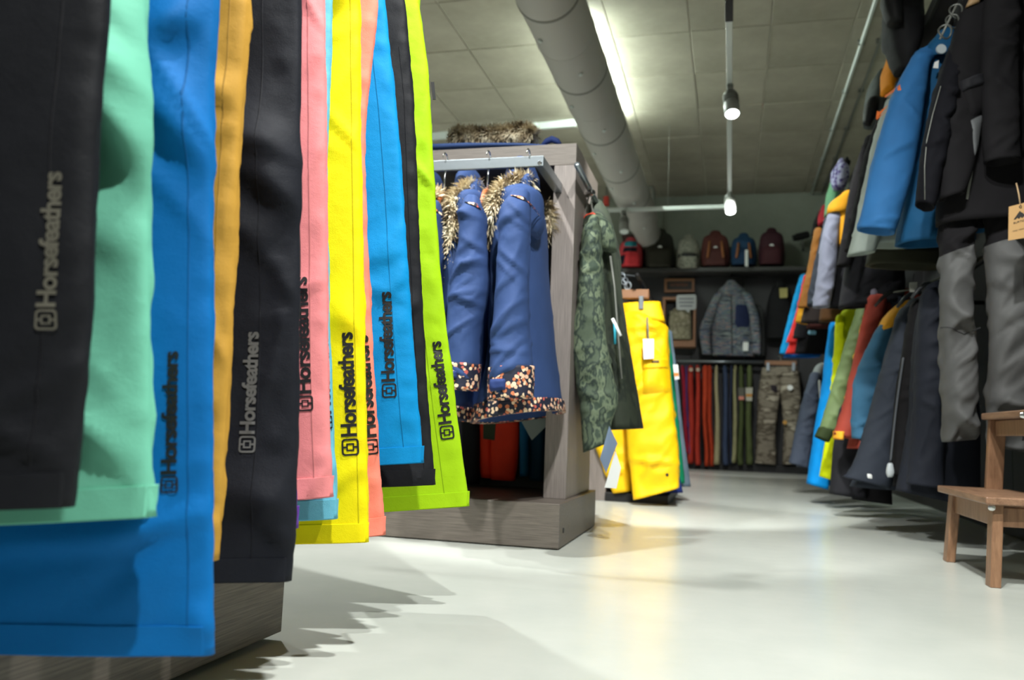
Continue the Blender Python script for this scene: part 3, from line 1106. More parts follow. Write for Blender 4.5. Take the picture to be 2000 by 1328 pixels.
# ================================================================== garments: shared builders
def shade(c, k):
    return tuple(max(0, min(255, int(v * k))) for v in c)


def part(name, pl, rows, mat, t, d=0.0, **kw):
    return loft(name, rows_px(pl, rows, d), mat, t, **kw)


def hook(t, p, top, axis=(0, 1, 0), r=0.0028, mat=None, R_=0.022):
    """wire hanger hook: from p straight up to the rail at height top, curling over it along axis"""
    p = np.array(p, float); ax = np.array(axis, float)
    c = np.array([p[0], p[1], top - R_]) + 0 * ax
    pts = [p, p + (c - p) * 0.5]
    for k in range(9):
        a = math.radians(-60 + 30 * k)
        pts.append(c + ax * R_ * math.cos(a) + np.array([0, 0, R_ * math.sin(a)]))
    return tube('hook', pts, r, mat or CHROME, t, 8)


def fur(name, pts, rads, t, n=1500, ln=0.034, seed=1):
    n = int(n * 1.7)
    """a fur roll: soft core and thousands of tapering tufts along a path"""
    rs = np.random.RandomState(seed)
    pts = [np.array(p, float) for p in pts]
    st = []
    k = len(pts)
    vs, fs = [], []
    for i, p in enumerate(pts):
        T = pts[min(i + 1, k - 1)] - pts[max(i - 1, 0)]
        T = T / np.linalg.norm(T)
        a = np.cross(T, [0.3, 1, 0.2]); a /= np.linalg.norm(a); b = np.cross(T, a)
        st.append((p, a * rads[i] * 0.62, b * rads[i] * 0.62))
    core = loft(name, st, FUR, t, 18, 16, 2, 0.006, 20, 20, hollow=False)
    C_ = np.array([s[0] for s in st]); A_ = np.array([s[1] for s in st]); B_ = np.array([s[2] for s in st])
    for _ in range(n):
        f = rs.rand() * (k - 1); i = min(int(f), k - 2); g = f - i
        c, a, b = [X[i] * (1 - g) + X[i + 1] * g for X in (C_, A_, B_)]
        th = rs.rand() * 6.283
        nrm = a * math.cos(th) + b * math.sin(th)
        rad = np.linalg.norm(nrm); nrm = nrm / rad
        T = C_[i + 1] - C_[i]; T /= np.linalg.norm(T)
        base = c + nrm * rad * 0.8
        l = ln * (0.5 + rs.rand())
        dr = nrm + 0.7 * (rs.rand() - 0.5) * T + 0.5 * (rs.rand(3) - 0.5) + np.array([0, 0, -0.35])
        dr /= np.linalg.norm(dr)
        sd = np.cross(dr, nrm + rs.rand(3) * 0.3); sd /= np.linalg.norm(sd) + 1e-9
        w_ = 0.003
        b0 = len(vs)
        bend = np.array([0, 0, -0.25 * l])
        vs += [base - sd * w_, base + sd * w_, base + dr * l * 0.6 + sd * w_ * 0.7, base + dr * l * 0.6 - sd * w_ * 0.7, base + dr * l + bend * 0.6]
        fs += [(b0, b0 + 1, b0 + 2, b0 + 3), (b0 + 3, b0 + 2, b0 + 4)]
    o = mesh('fur_tufts', vs, fs, FUR, core)
    o['kind'] = 'stuff'
    return core


def hang_tag(t, name, quad, mat, d=0.003, lines=0, string=None):
    """small card: four corners in space"""
    q = [np.array(p, float) for p in quad]
    n_ = np.cross(q[1] - q[0], q[3] - q[0]); n_ /= np.linalg.norm(n_)
    o = hexa(name, [q[3], q[2], q[2] - n_ * d, q[3] - n_ * d], [q[0], q[1], q[1] - n_ * d, q[0] - n_ * d], mat, t, 0)
    return o


# ------------------------------------------------------------------ blue parkas on stand B
PARKA = fabric((50, 71, 116), 0.7, 0.2, 0.07)
PARKAD = fabric((42, 58, 108), 0.7, 0.2)
NAVY = fabric((28, 36, 66), 0.7, 0.25)


def parka(label, Y, sleeve, body, hood, furs, strap, hookpx, seed, knob=None):
    pl = Plane(atY(1000, 600, Y), 0)
    o = pl.px(*hookpx, -0.28)
    t = thing('parka', o, label, 'parka', 'blue parkas with floral cuffs')
    part('body', pl, body, PARKA, t, -0.32, N_=40, ex=2.2, fold=0.012, fz=4, fx=6, seed=seed)
    # floral hem
    hb = rows_px(pl, body[-2:], -0.32)
    (c0, u0, v0), (c1, u1, v1) = hb
    f = 0.045 / abs(c1[2] - c0[2])
    ca = c1 + (c0 - c1) * f
    loft('floral_hem', [(ca, u1 * (1 - f) + u0 * f + pl.u * .006, v1 + pl.n * 0.008), (c1 - pl.z * 0.004, u1 + pl.u * .006, v1 + pl.n * .008)], FLORAL, t, 40, 6, 2.2, 0.004, seed=seed, round_top=False)
    s = part('sleeve', pl, sleeve, PARKA, t, 0.0, N_=56, ex=2.1, fold=0.010, fz=9, fx=12, shear=0.3, seed=seed + 3, crease=0.9, step=0.008, drape=26, dw=(.008, .024))
    part('sleeve', pl, [(a, b, c, d, e) for a, b, c, d, e in sleeve], PARKA, t, -0.58, N_=24, ex=2.1, fold=0.01, seed=seed + 5)
    # floral cuff over the end of the sleeve
    rr = rows_px(pl, sleeve[-2:], 0)
    (c0, u0, v0), (c1, u1, v1) = rr
    L = abs(c1[2] - c0[2]); f = min(1, 0.085 / L)
    ca = c1 + (c0 - c1) * f; ua = u1 + (u0 - u1) * f; va = v1 + (v0 - v1) * f
    cu = loft('floral_cuff', [(ca, ua * 1.02 + pl.u * .004, va * 1.06), (c1 - pl.z * .012, u1 * 1.02 + pl.u * .004, v1 * 1.06)], FLORAL, t, 40, 12, 2.1, 0.004, seed=seed, round_top=False)
    bv = bvh_of(s, cu)
    patch('cuff_strap', pl, bv, strap, PARKAD, t, 0.011, 14, 6)
    h = part('hood', pl, hood, PARKA, t, -0.18, N_=30, ex=2.0, fold=0.014, fz=9, fx=9, seed=seed + 7, hollow=False, step=0.01)
    for i, (pts, rads, n) in enumerate(furs):
        fur('fur_trim', [pl.px(x, y, d) for x, y, d in pts], rads, t, n, seed=int(seed * 10 + i))
    sh = rows_px(pl, [sleeve[0]], 0)[0]
    a0 = sleeve[0]
    patch('floral_yoke', pl, bvh_of(s, h), [(a0[0] + 6, a0[1] - 2), (a0[2] - 4, a0[3] - 2), (a0[2] + 6, a0[3] + 12), (a0[2] - 12, a0[3] + 4)], FLORAL, t, 0.006)
    return t, pl


def wood_hanger(label, p, top, group, mat=HANGW, axis=(0, 1, 0), span=(0, 1, 0), width=0.08):
    """wooden hanger: hook over the rail at height top, arms along span"""
    p = np.array(p, float); sp = np.array(span, float)
    t = thing('hanger', p, label, 'hanger', group)
    hook(t, p, top, axis)
    pts = []
    for k in range(-4, 5):
        f = k / 4
        pts.append(p + sp * width * f - np.array([0, 0, 0.01 + 0.085 * f * f]))
    tube('arms', pts, [0.004, 0.006, 0.008, 0.009, 0.010, 0.009, 0.008, 0.006, 0.004], mat, t, 10)
    return t


parka('bright blue parka nearest the side panel, floral cuff fully in view', 2.40,
      [(992, 388, 1034, 390, .08), (978, 415, 1036, 415, .12), (974, 480, 1034, 480, .125), (969, 560, 1032, 560, .13), (963, 650, 1034, 650, .135), (958, 720, 1040, 715, .14), (957, 775, 1038, 768, .13)],
      [(985, 385, 1052, 388, .30), (972, 425, 1060, 425, .44), (972, 520, 1063, 520, .46), (968, 640, 1074, 640, .48), (957, 740, 1086, 740, .50), (935, 826, 1096, 800, .52)],
      [(1010, 366, 1040, 366, .10), (985, 376, 1058, 380, .2), (972, 398, 1062, 405, .24), (980, 430, 1060, 440, .22), (1000, 455, 1052, 462, .14)],
      [([(1034, 356, -.2), (1012, 358, -.17), (992, 368, -.14), (976, 386, -.12), (966, 410, -.11), (960, 440, -.13), (958, 475, -.18)], [.02, .032, .036, .038, .038, .034, .022], 1900)],
      [(966, 742), (1000, 742), (1000, 764), (966, 768)], (1033, 362), 2.1)
parka('bright blue parka in the middle of the parka rail', 2.44,
      [(905, 402, 942, 404, .08), (900, 425, 948, 425, .115), (897, 480, 950, 480, .12), (880, 560, 954, 560, .13), (874, 650, 938, 650, .135), (872, 710, 936, 712, .13), (872, 752, 930, 756, .125)],
      [(895, 400, 950, 404, .30), (885, 440, 962, 440, .42), (880, 560, 966, 560, .46), (874, 680, 950, 680, .48), (872, 760, 950, 765, .50), (868, 818, 948, 824, .52)],
      [(915, 376, 944, 378, .10), (900, 384, 956, 388, .18), (892, 404, 955, 406, .2), (895, 430, 950, 436, .18), (905, 450, 945, 454, .12)],
      [([(938, 368, -.2), (918, 370, -.17), (902, 380, -.14), (889, 402, -.12), (883, 440, -.11), (880, 490, -.12), (878, 560, -.16)], [.02, .03, .036, .038, .036, .032, .022], 1900)],
      [(876, 727), (906, 727), (906, 742), (876, 742)], (957, 365), 4.7)
parka('dark blue parka farthest left on the rail, mostly behind the lime green trousers', 2.50,
      [(838, 412, 862, 412, .08), (834, 480, 862, 480, .11), (830, 600, 860, 600, .12), (826, 740, 858, 740, .12)],
      [(826, 405, 866, 405, .30), (820, 480, 872, 480, .42), (818, 640, 874, 640, .46), (814, 800, 880, 800, .48)],
      [(838, 380, 860, 382, .1), (828, 400, 868, 400, .18), (832, 440, 866, 440, .14)],
      [([(862, 384, -.12), (846, 384, -.06), (832, 398, -.02), (828, 430, -.05)], [.02, .03, .03, .02], 500)],
      [(832, 720), (850, 720), (850, 740), (832, 740)], (870, 375), 8.3)
# a darker parka deeper in the frame
t = thing('parka', atY(1060, 430, 3.1), 'dark navy parka deeper in the stand, just showing behind the nearest blue parka', 'parka')
pl = Plane(atY(1060, 600, 3.0), 0)
part('body', pl, [(1030, 425, 1062, 425, .10), (1020, 470, 1066, 470, .16), (1015, 600, 1070, 600, .18), (1010, 760, 1072, 760, .18)], NAVY, t, 0, N_=24)
part('sleeve', pl, [(1046, 425, 1066, 428, .06), (1044, 520, 1070, 520, .08), (1042, 700, 1070, 700, .08)], NAVY, t, 0.1, N_=20)
fur('fur_trim', [pl.px(1062, 400, .08), pl.px(1070, 415, .1), pl.px(1072, 440, .1), pl.px(1068, 465, .06)], [.018, .024, .026, .018], t, 500, seed=77)
wood_hanger('brown wooden hanger of the nearest blue parka', atY(1030, 362, 2.595), zb + 0.045, None)
wood_hanger('brown wooden hanger of the middle blue parka', atY(952, 368, 2.595), zb + 0.045, None)
wood_hanger('brown wooden hanger at the left end of the parka rail beside lime green', atY(867, 378, 2.595), zb + 0.045, None)

# folded parka lying on top of the stand
t = thing('folded_parka', (-0.95, 3.1, 1.44), 'blue parka folded on top of the display stand, fur trim uppermost', 'parka')
bpl = Plane((0, 3.08, 0), 0)
z0 = 1.436
loft('body', [(np.array((-1.75, 3.1, z0 + .02)), np.array((0, .16, 0)), np.array((0, 0, .016))), (np.array((-1.2, 3.1, z0 + .03)), np.array((0, .17, 0)), np.array((0, 0, .026))),
              (np.array((-0.85, 3.08, z0 + .022)), np.array((0, .15, 0)), np.array((0, 0, .018))), (np.array((-0.66, 3.06, z0 + .016)), np.array((0, .1, 0)), np.array((0, 0, .012)))],
     PARKA, t, 30, 30, 2.4, 0.004, 12, 12, hollow=False)
pk = [bpl.px(x, y) for x, y in ((1058, 284), (1068, 276), (1078, 272), (1088, 276), (1095, 282))]
tube('hood_edge', pk, [.006, .012, .014, .012, .006], PARKAD, t, 12)
fur('fur_trim', [bpl.px(x, y) for x, y in ((880, 274), (900, 266), (940, 268), (975, 266), (1005, 262), (1030, 260), (1042, 268))], [.024, .044, .042, .042, .044, .044, .026], t, 3000, 0.032, seed=5)

# things hanging inside the stand
pl = Plane(atY(980, 900, 3.25), 0)


def hung(name, label, cat, pl, parts, group=None):
    """parts: (name, rows, material, depth offset)"""
    r0 = parts[0][1][0]
    t = thing(name, pl.px((r0[0] + r0[2]) / 2, r0[1]), label, cat, group)
    out = [part(n_, pl, rows, m, t, d, **(kw[0] if kw else {})) for n_, rows, m, d, *kw in parts]
    return t, out


REDF = fabric((236, 58, 26), 0.55)
hung('snow_trousers', 'bright orange-red trousers hanging inside the parka stand', 'trousers', pl, [
    ('leg', [(962, 720, 1012, 720, .06), (960, 820, 1014, 820, .06), (958, 880, 1013, 880, .06), (960, 936, 1006, 939, .06)], REDF, 0),
    ('leg', [(930, 720, 962, 720, .06), (930, 820, 960, 820, .06), (935, 880, 964, 880, .06), (940, 932, 966, 934, .06)], REDF, -.03)])
TEAL = fabric((18, 96, 138), 0.6)
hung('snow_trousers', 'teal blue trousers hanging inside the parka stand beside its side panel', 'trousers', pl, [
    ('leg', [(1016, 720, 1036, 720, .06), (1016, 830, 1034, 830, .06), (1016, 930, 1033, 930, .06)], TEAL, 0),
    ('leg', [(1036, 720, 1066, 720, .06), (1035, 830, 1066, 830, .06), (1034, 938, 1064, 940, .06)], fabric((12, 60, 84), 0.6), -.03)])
hung('snow_trousers', 'black trousers hanging inside the parka stand left of the orange-red pair', 'trousers', pl, [
    ('leg', [(895, 700, 938, 700, .07), (895, 820, 938, 820, .07), (897, 945, 936, 945, .07)], fabric((26, 27, 31), 0.7), 0),
    ('leg', [(860, 700, 900, 700, .07), (860, 820, 900, 820, .07), (862, 940, 898, 940, .07)], fabric((26, 27, 31), 0.7), -.03)])
t = thing('swing_tag', pl.px(955, 842, .2), 'dark green cloth tag dangling before the orange-red trousers', 'tag')
hang_tag(t, 'card', [pl.px(944, 822, .2), pl.px(969, 822, .2), pl.px(966, 860, .2), pl.px(944, 857, .2)], fabric((44, 52, 34), 0.8))
tube('string', [pl.px(956, 823, .2), pl.px(958, 790, .2)], .0012, BLACKM, t, 6)
t = thing('swing_tag', pl.px(1040, 835, .25), 'grey paper tag hanging point-down below the nearest blue parka', 'tag')
hang_tag(t, 'card', [pl.px(1016, 818, .25), pl.px(1066, 806, .25), pl.px(1072, 828, .25), pl.px(1039, 860, .25)], plain('grey_card', (112, 122, 118), 0.7))
tube('string', [pl.px(1042, 814, .25), pl.px(1040, 780, .25)], .0012, BLACKM, t, 6)

# ------------------------------------------------------------------ camouflage jacket on the side of stand B
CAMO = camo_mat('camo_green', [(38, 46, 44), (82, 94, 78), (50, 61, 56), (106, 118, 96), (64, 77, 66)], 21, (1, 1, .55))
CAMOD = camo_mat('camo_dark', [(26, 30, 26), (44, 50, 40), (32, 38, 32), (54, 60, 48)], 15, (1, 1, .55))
pl = Plane(atY(1160, 640, 3.0), 0)
t = thing('camo_jacket', pl.px(1155, 430), 'green camouflage jacket hanging on the side of the parka stand', 'jacket')
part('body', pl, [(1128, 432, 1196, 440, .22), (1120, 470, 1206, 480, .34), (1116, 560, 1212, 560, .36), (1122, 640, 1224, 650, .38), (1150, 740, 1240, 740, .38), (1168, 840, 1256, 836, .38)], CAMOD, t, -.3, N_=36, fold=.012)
s = part('sleeve', pl, [(1145, 438, 1170, 438, .08), (1138, 452, 1174, 452, .11), (1132, 525, 1177, 525, .12), (1127, 593, 1180, 593, .12), (1115, 648, 1182, 648, .125), (1120, 720, 1194, 715, .125), (1131, 785, 1208, 782, .12),
                            (1136, 830, 1196, 822, .1), (1139, 884, 1188, 864, .09)], CAMO, t, 0, N_=52, ex=2.1, fold=.013, fz=9, fx=11, shear=.4, crease=1, step=.009, drape=22, dw=(.01, .028))
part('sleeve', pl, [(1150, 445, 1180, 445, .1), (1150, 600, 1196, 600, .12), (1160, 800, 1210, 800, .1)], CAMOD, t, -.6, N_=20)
part('hood', pl, [(1160, 428, 1182, 428, .06), (1154, 440, 1196, 442, .12), (1158, 462, 1203, 466, .14), (1170, 488, 1204, 490, .1)], CAMO, t, -.12, N_=26, ex=2, fold=.012, hollow=False, step=.01)
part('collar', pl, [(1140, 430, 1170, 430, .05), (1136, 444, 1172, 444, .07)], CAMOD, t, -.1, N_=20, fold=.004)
tube('zip', [pl.px(x, y, d) for x, y, d in ((1192, 500, -.09), (1200, 560, -.09), (1206, 640, -.08), (1214, 740, -.08))], .004, GREYM, t, 8)
tube('zip_pull', [pl.px(x, y, .0) for x, y in ((1196, 622), (1203, 636), (1212, 656))], .006, PAPER, t, 8)
tube('zip_pull', [pl.px(x, y, .0) for x, y in ((1200, 630), (1201, 650), (1201, 672))], .005, plain('teal_cord', (30, 140, 160), .6), t, 8)
hg = thing('hanger', pl.px(1155, 425, -.1), 'red hanger with wire loop above the camouflage jacket', 'hanger')
tube('arms', [pl.px(1140, 432, -.1), pl.px(1148, 424, -.1), pl.px(1158, 421, -.1), pl.px(1168, 427, -.1)], [.01, .013, .013, .01], plain('red_plastic', (200, 66, 40), .4), hg, 10)
tube('wire_loop', [pl.px(1141, 424, -.1), pl.px(1146, 398, -.12), atX(1149, 374, -0.535) + (0.012, -.0, 0.012), pl.px(1155, 400, -.12), pl.px(1160, 424, -.1)], .0035, GREYM, hg, 8)
t = thing('swing_tag', pl.px(1190, 870, .08), 'blue-grey printed paper tag hanging from the camouflage cuff', 'tag')
hang_tag(t, 'card', [pl.px(1190, 832, .08), pl.px(1206, 866, .08), pl.px(1184, 924, .08), pl.px(1172, 896, .08)], plain('blue_card', (104, 122, 146), .6))
tube('string', [pl.px(1190, 834, .08), pl.px(1182, 862, .02)], .0012, BLACKM, t, 6)
t = thing('swing_tag', pl.px(1200, 910, .06), 'white paper tag hanging lowest beside the camouflage jacket', 'tag')
hang_tag(t, 'card', [pl.px(1202, 880, .06), pl.px(1213, 914, .06), pl.px(1204, 954, .06), pl.px(1181, 952, .06)], PAPER)
tube('string', [pl.px(1203, 882, .06), pl.px(1183, 860, .03)], .0012, BLACKM, t, 6)

# ------------------------------------------------------------------ yellow trousers and the row behind them
YEL = fabric((246, 196, 0), 0.55, .35, .05)
YELD = fabric((226, 160, 0), 0.6, .3, .05)
pl = Plane(atY(1260, 780, 4.6), 4)
t, o_ = hung('snow_trousers', 'big yellow cargo snow trousers hung from a wooden bar in mid aisle', 'trousers', pl, [
    ('leg', [(1214, 612, 1304, 640, .1), (1216, 680, 1306, 690, .15), (1222, 760, 1312, 760, .15), (1222, 840, 1320, 830, .15), (1228, 900, 1326, 890, .15), (1237, 976, 1327, 952, .15)], YEL, 0,
     dict(N_=56, fold=.022, fz=7, fx=8, crease=1, step=.014, drape=26, dw=(.015, .045))),
    ('leg', [(1190, 620, 1250, 620, .1), (1172, 720, 1244, 720, .14), (1156, 800, 1240, 800, .14), (1160, 865, 1238, 865, .14), (1197, 963, 1233, 958, .12)], YEL, -.16, dict(N_=32, fold=.02)),
    ('waistband', [(1213, 594, 1290, 590, .12), (1213, 622, 1300, 630, .14)], YEL, -.01, dict(fold=.01, round_top=False))])
bv = bvh_of(o_[0])
patch('cargo_pocket', pl, bv, [(1254, 700), (1304, 700), (1308, 768), (1256, 772)], YEL, t, .022)
patch('pocket_flap', pl, bv, [(1252, 700), (1305, 700), (1306, 722), (1254, 726)], YEL, t, .03)
patch('flap_tab', pl, bv, [(1272, 706), (1290, 706), (1290, 712), (1272, 712)], plain('tab_brown', (90, 66, 30), .6), t, .034)
for q in ((1303, 926), (1311, 958)):
    c = hit(pl, bv, pl.px(*q), .002)
    lathe('snap_button', [(0, .008), (.003, .008), (.004, .004)], c, pl.n, BLACKM, t, 10)
t = thing('swing_tag', pl.px(1266, 680, .12), 'white rounded tag on a strap in front of the yellow cargo trousers', 'tag')
hang_tag(t, 'card', [pl.px(1256, 662, .12), pl.px(1277, 662, .12), pl.px(1277, 700, .12), pl.px(1257, 702, .12)], plain('tag_white', (238, 240, 240), .5), .006)
tube('strap', [pl.px(1266, 662, .12), pl.px(1264, 620, .1)], .005, GREYM, t, 8)
hg = thing('hanger', pl.px(1242, 575), 'wooden clamp hanger with a chain hook holding the yellow cargo trousers', 'hanger')
a, b = pl.px(1212, 566, .02), pl.px(1268, 586, .02)
box('clamp_bar', (a[0], a[1] - .02, b[2] + .005), (b[0], a[1] + .03, a[2]), FRAMEW, hg, .006)
bm = bmesh.new()
box('clip', tuple(pl.px(1247, 604, .06)), tuple(pl.px(1257, 578, .06) + np.array((0, .02, 0))), STEEL, hg, .003)
for k in range(3):
    c = pl.px(1226 - 6 * k, 558 - 9 * k, -.0)
    tube('chain_link', [c + np.array((math.cos(a_) * .018, .012 * math.sin(a_) * (k % 2), math.sin(a_) * .022)) for a_ in np.linspace(0, 6.283, 12, endpoint=False)], .004, STEEL, hg, 8, closed=True)
tube('hook', [pl.px(1228, 568), pl.px(1220, 550), pl.px(1210, 536), np.array((-0.5, 4.62, 1.262))], .004, STEEL, hg, 8)
pl2 = Plane(atY(1300, 780, 4.6), 4)
BACKROW = [
    ('royal navy trousers directly behind the yellow cargo pair', (28, 44, 110), -.22, [(1296, 612), (1302, 690), (1306, 780), (1318, 880), (1334, 962)]),
    ('deep green trousers as a slim strip right of the yellow cargo pair', (0, 116, 78), -.34, [(1306, 640), (1314, 700), (1321, 780), (1330, 860), (1338, 944)]),
    ('slate grey trousers last behind the yellow cargo pair', (92, 108, 122), -.46, [(1312, 648), (1322, 720), (1329, 790), (1338, 870), (1350, 950)])]
for lab, col, d, e_ in BACKROW:
    hung('snow_trousers', lab, 'trousers', pl2, [
        ('leg', [(x - 85, y, x, y, .08) for x, y in e_], fabric(col, .65), d, dict(fold=.012)),
        ('leg', [(x - 105, y, x - 12, y, .06) for x, y in e_], fabric(col, .65), d - .05, dict(fold=.012))])
t = thing('swing_tag', pl2.px(1319, 730, -.25), 'white and orange price tag on the slate grey trousers', 'tag')
hang_tag(t, 'card', [pl2.px(1314, 712, -.25), pl2.px(1324, 712, -.25), pl2.px(1327, 740, -.25), pl2.px(1318, 742, -.25)], PAPER)
hang_tag(t, 'stripe', [pl2.px(1316, 728, -.245), pl2.px(1325, 728, -.245), pl2.px(1326, 734, -.245), pl2.px(1317, 735, -.245)], plain('tag_orange', (214, 130, 50), .5), .001)

# ================================================================== right-hand wall: upper and lower rail
GU, GL = 'jackets on the upper right-hand rail', 'jackets and trousers on the lower right-hand rail'
BLACKF = fabric((25, 24, 26), .85, .12)
CHAR = fabric((32, 32, 36), .8, .15)
SLATE = fabric((47, 52, 62), .75, .2)


def rack_item(name, label, cat, Y, rot, parts, group, rail=None, hang=None):
    pl = Plane(atY(1700, 600, Y), rot)
    r0 = parts[0][1][0]
    p0 = pl.px((r0[0] + r0[2]) / 2, r0[1])
    t = thing(name, p0, label, cat, group)
    objs = [part(n_, pl, rows, m, t, d, **(kw[0] if kw else {})) for n_, rows, m, d, *kw in parts]
    if rail:
        # hanger loop from the neck of the garment to the rail
        q = pl.px(*hang)
        tube('hanger_hook', [q, (q + np.array((0.98, q[1] + .03, rail))) / 2 + np.array((0, 0, .02)), np.array((0.98, q[1] + .03, rail + .014))], .004, GREYM, t, 8)
    return t, pl, objs


SLV = dict(N_=40, ex=2.1, fold=.014, fz=8, fx=11, shear=.4, crease=.9, step=.011, drape=16, dw=(.01, .03))
BOD = dict(N_=40, ex=2.3, fold=.012, fz=4, fx=7, step=.015, drape=8, dw=(.014, .04))

# two-piece outfit hung nearest, facing the aisle: bib trousers and an open black jacket
pl = Plane(atY(1900, 500, 3.28), 8)
GREYP = fabric((80, 80, 80), .6, .3, .08)
LG = dict(N_=52, ex=2.6, fold=.026, fz=9, fx=9, shear=1.0, crease=1.0, step=.010, drape=22)
t, ob = hung('bib_trousers', 'grey and black bib snow trousers hanging in front view by the stool', 'trousers', pl, [
    ('leg', [(1838, 420, 1908, 420, .08), (1836, 500, 1900, 500, .1), (1837, 580, 1897, 580, .1), (1840, 700, 1903, 700, .11), (1843, 800, 1904, 800, .11), (1843, 863, 1903, 858, .1)], GREYP, 0, LG),
    ('leg', [(1920, 410, 2020, 410, .08), (1928, 490, 2030, 490, .1), (1930, 580, 2032, 580, .11), (1931, 700, 2030, 700, .12), (1927, 800, 2022, 800, .11), (1925, 870, 2014, 884, .1)], GREYP, -.01, LG),
    ('bib', [(1868, 120, 2000, 110, .1), (1842, 250, 2018, 240, .14), (1832, 360, 2030, 350, .16), (1830, 440, 2034, 430, .165)], BLACKF, 0, dict(N_=44, fold=.016, round_top=False))])
for o_, zc in ((ob[0], 488), (ob[1], 466)):
    o_.data.materials.append(BLACKF)
    z1, z2 = float(pl.px(1835, zc + 14)[2]), float(pl.px(1915, zc - 14)[2])
    a1, a2 = (pl.px(1835, 480) - pl.o) @ pl.u, (pl.px(1915, 480) - pl.o) @ pl.u
    if o_ is ob[1]:
        a1, a2 = (pl.px(1922, 480) - pl.o) @ pl.u, (pl.px(2034, 480) - pl.o) @ pl.u
    line = pl.u * (a2 - a1) + pl.z * (z2 - z1)
    nor = np.cross(line, pl.n); nor = nor / np.linalg.norm(nor)
    if nor[2] < 0:
        nor = -nor
    p_ = pl.pt(a1, z1)
    bm = bmesh.new(); bm.from_mesh(o_.data)
    bmesh.ops.bisect_plane(bm, geom=bm.verts[:] + bm.edges[:] + bm.faces[:], plane_co=Vector(p_), plane_no=Vector(nor))
    for f_ in bm.faces:
        f_.smooth = True
        if (np.array(f_.calc_center_median()) - p_) @ nor > 0:
            f_.material_index = 1
    bm.to_mesh(o_.data); bm.free()
bv = bvh_of(ob[2])
strip('zip', pl, bv, [(1880, 345), (1872, 400)], .008, GREYM, t, .003)
bvl = bvh_of(ob[0]); bvr = bvh_of(ob[1])
strip('knee_seam', pl, bvl, [(1836, 640), (1875, 655), (1915, 640)], .004, fabric((50, 50, 52)), t, .0015)
strip('side_seam', pl, bvr, [(1985, 500), (1990, 600), (1996, 700), (1990, 860)], .006, fabric((34, 34, 36)), t, .0015)
patch('thigh_pocket', pl, bvr, [(1990, 700), (2018, 690), (2020, 770), (1992, 790)], fabric((40, 41, 44)), t, .006)
t, ob = hung('snow_jacket', 'black jacket with a flap pocket hanging open over the bib trousers', 'jacket', pl, [
    ('front', [(1872, 30, 1950, 20, .08), (1850, 120, 1930, 110, .1), (1838, 230, 1918, 230, .1), (1834, 330, 1900, 325, .1), (1833, 392, 1880, 380, .09)], BLACKF, .08, BOD),
    ('sleeve', [(1876, 60, 1900, 60, .04, -.06), (1850, 100, 1886, 104, .07, -.02), (1822, 195, 1866, 205, .1), (1800, 290, 1846, 305, .1), (1789, 396, 1824, 410, .09)], fabric((17, 17, 22), .85, .12), .09, SLV),
    ('sleeve', [(1930, -40, 1985, -44, .08), (1918, 40, 1990, 36, .1), (1915, 120, 1990, 120, .1), (1918, 220, 1990, 220, .1), (1922, 318, 1994, 314, .1)], BLACKF, .13, SLV),
    ('front', [(1975, 20, 2060, 20, .08), (1984, 150, 2070, 150, .1), (1990, 300, 2070, 300, .1)], BLACKF, .07, BOD),
    ('collar', [(1880, -24, 1990, -30, .12), (1868, 20, 2000, 14, .16), (1868, 52, 2000, 44, .18)], fabric((17, 17, 19), .85, .12), .02, dict(N_=34, fold=.01))])
bv = bvh_of(ob[0])
patch('pocket', pl, bv, [(1848, 190), (1908, 172), (1906, 238), (1868, 256)], BLACKF, t, .014)
patch('pocket_flap', pl, bv, [(1846, 186), (1910, 164), (1909, 190), (1850, 208)], fabric((24, 24, 28), .7), t, .022)
patch('lining', pl, bv, [(1866, 258), (1900, 240), (1896, 300), (1876, 330)], fabric((88, 90, 92), .6), t, .006)
bv2 = bvh_of(ob[1])
tube('piping', [hit(pl, bv2, pl.px(*q, .09), .0035) for q in ((1830, 176), (1815, 230), (1804, 280), (1799, 330), (1798, 396))], .0016, GREYM, t, 6)
# hanger with a chain of rings
hg = thing('hanger', pl.px(1910, 5), 'wooden hanger in the collar of the black jacket, with a chain of wire rings', 'hanger')
loft('arms', rows_px(pl, [(1898, -14, 1920, -18, .03), (1886, 14, 1912, 6, .035)], .11), plain('pale_wood', (150, 122, 88), .5), hg, 20, 8, 2.4, 0, hollow=False)
for k, (x, y) in enumerate(((1867, 22), (1860, 42), (1846, 62))):
    c = pl.px(x, y, .09)
    tube('chain_ring', [c + pl.u * math.cos(a_) * .022 + pl.z * math.sin(a_) * .026 + pl.n * .006 * math.sin(2 * a_) for a_ in np.linspace(0, 6.283, 18, endpoint=False)], .0035, plain('ring_grey', (90, 92, 88), .4, .5), hg, 8, closed=True)
tube('rod', [pl.px(1868, 10, .09), pl.px(1836, 76, .09)], .004, GREYM, hg, 8)
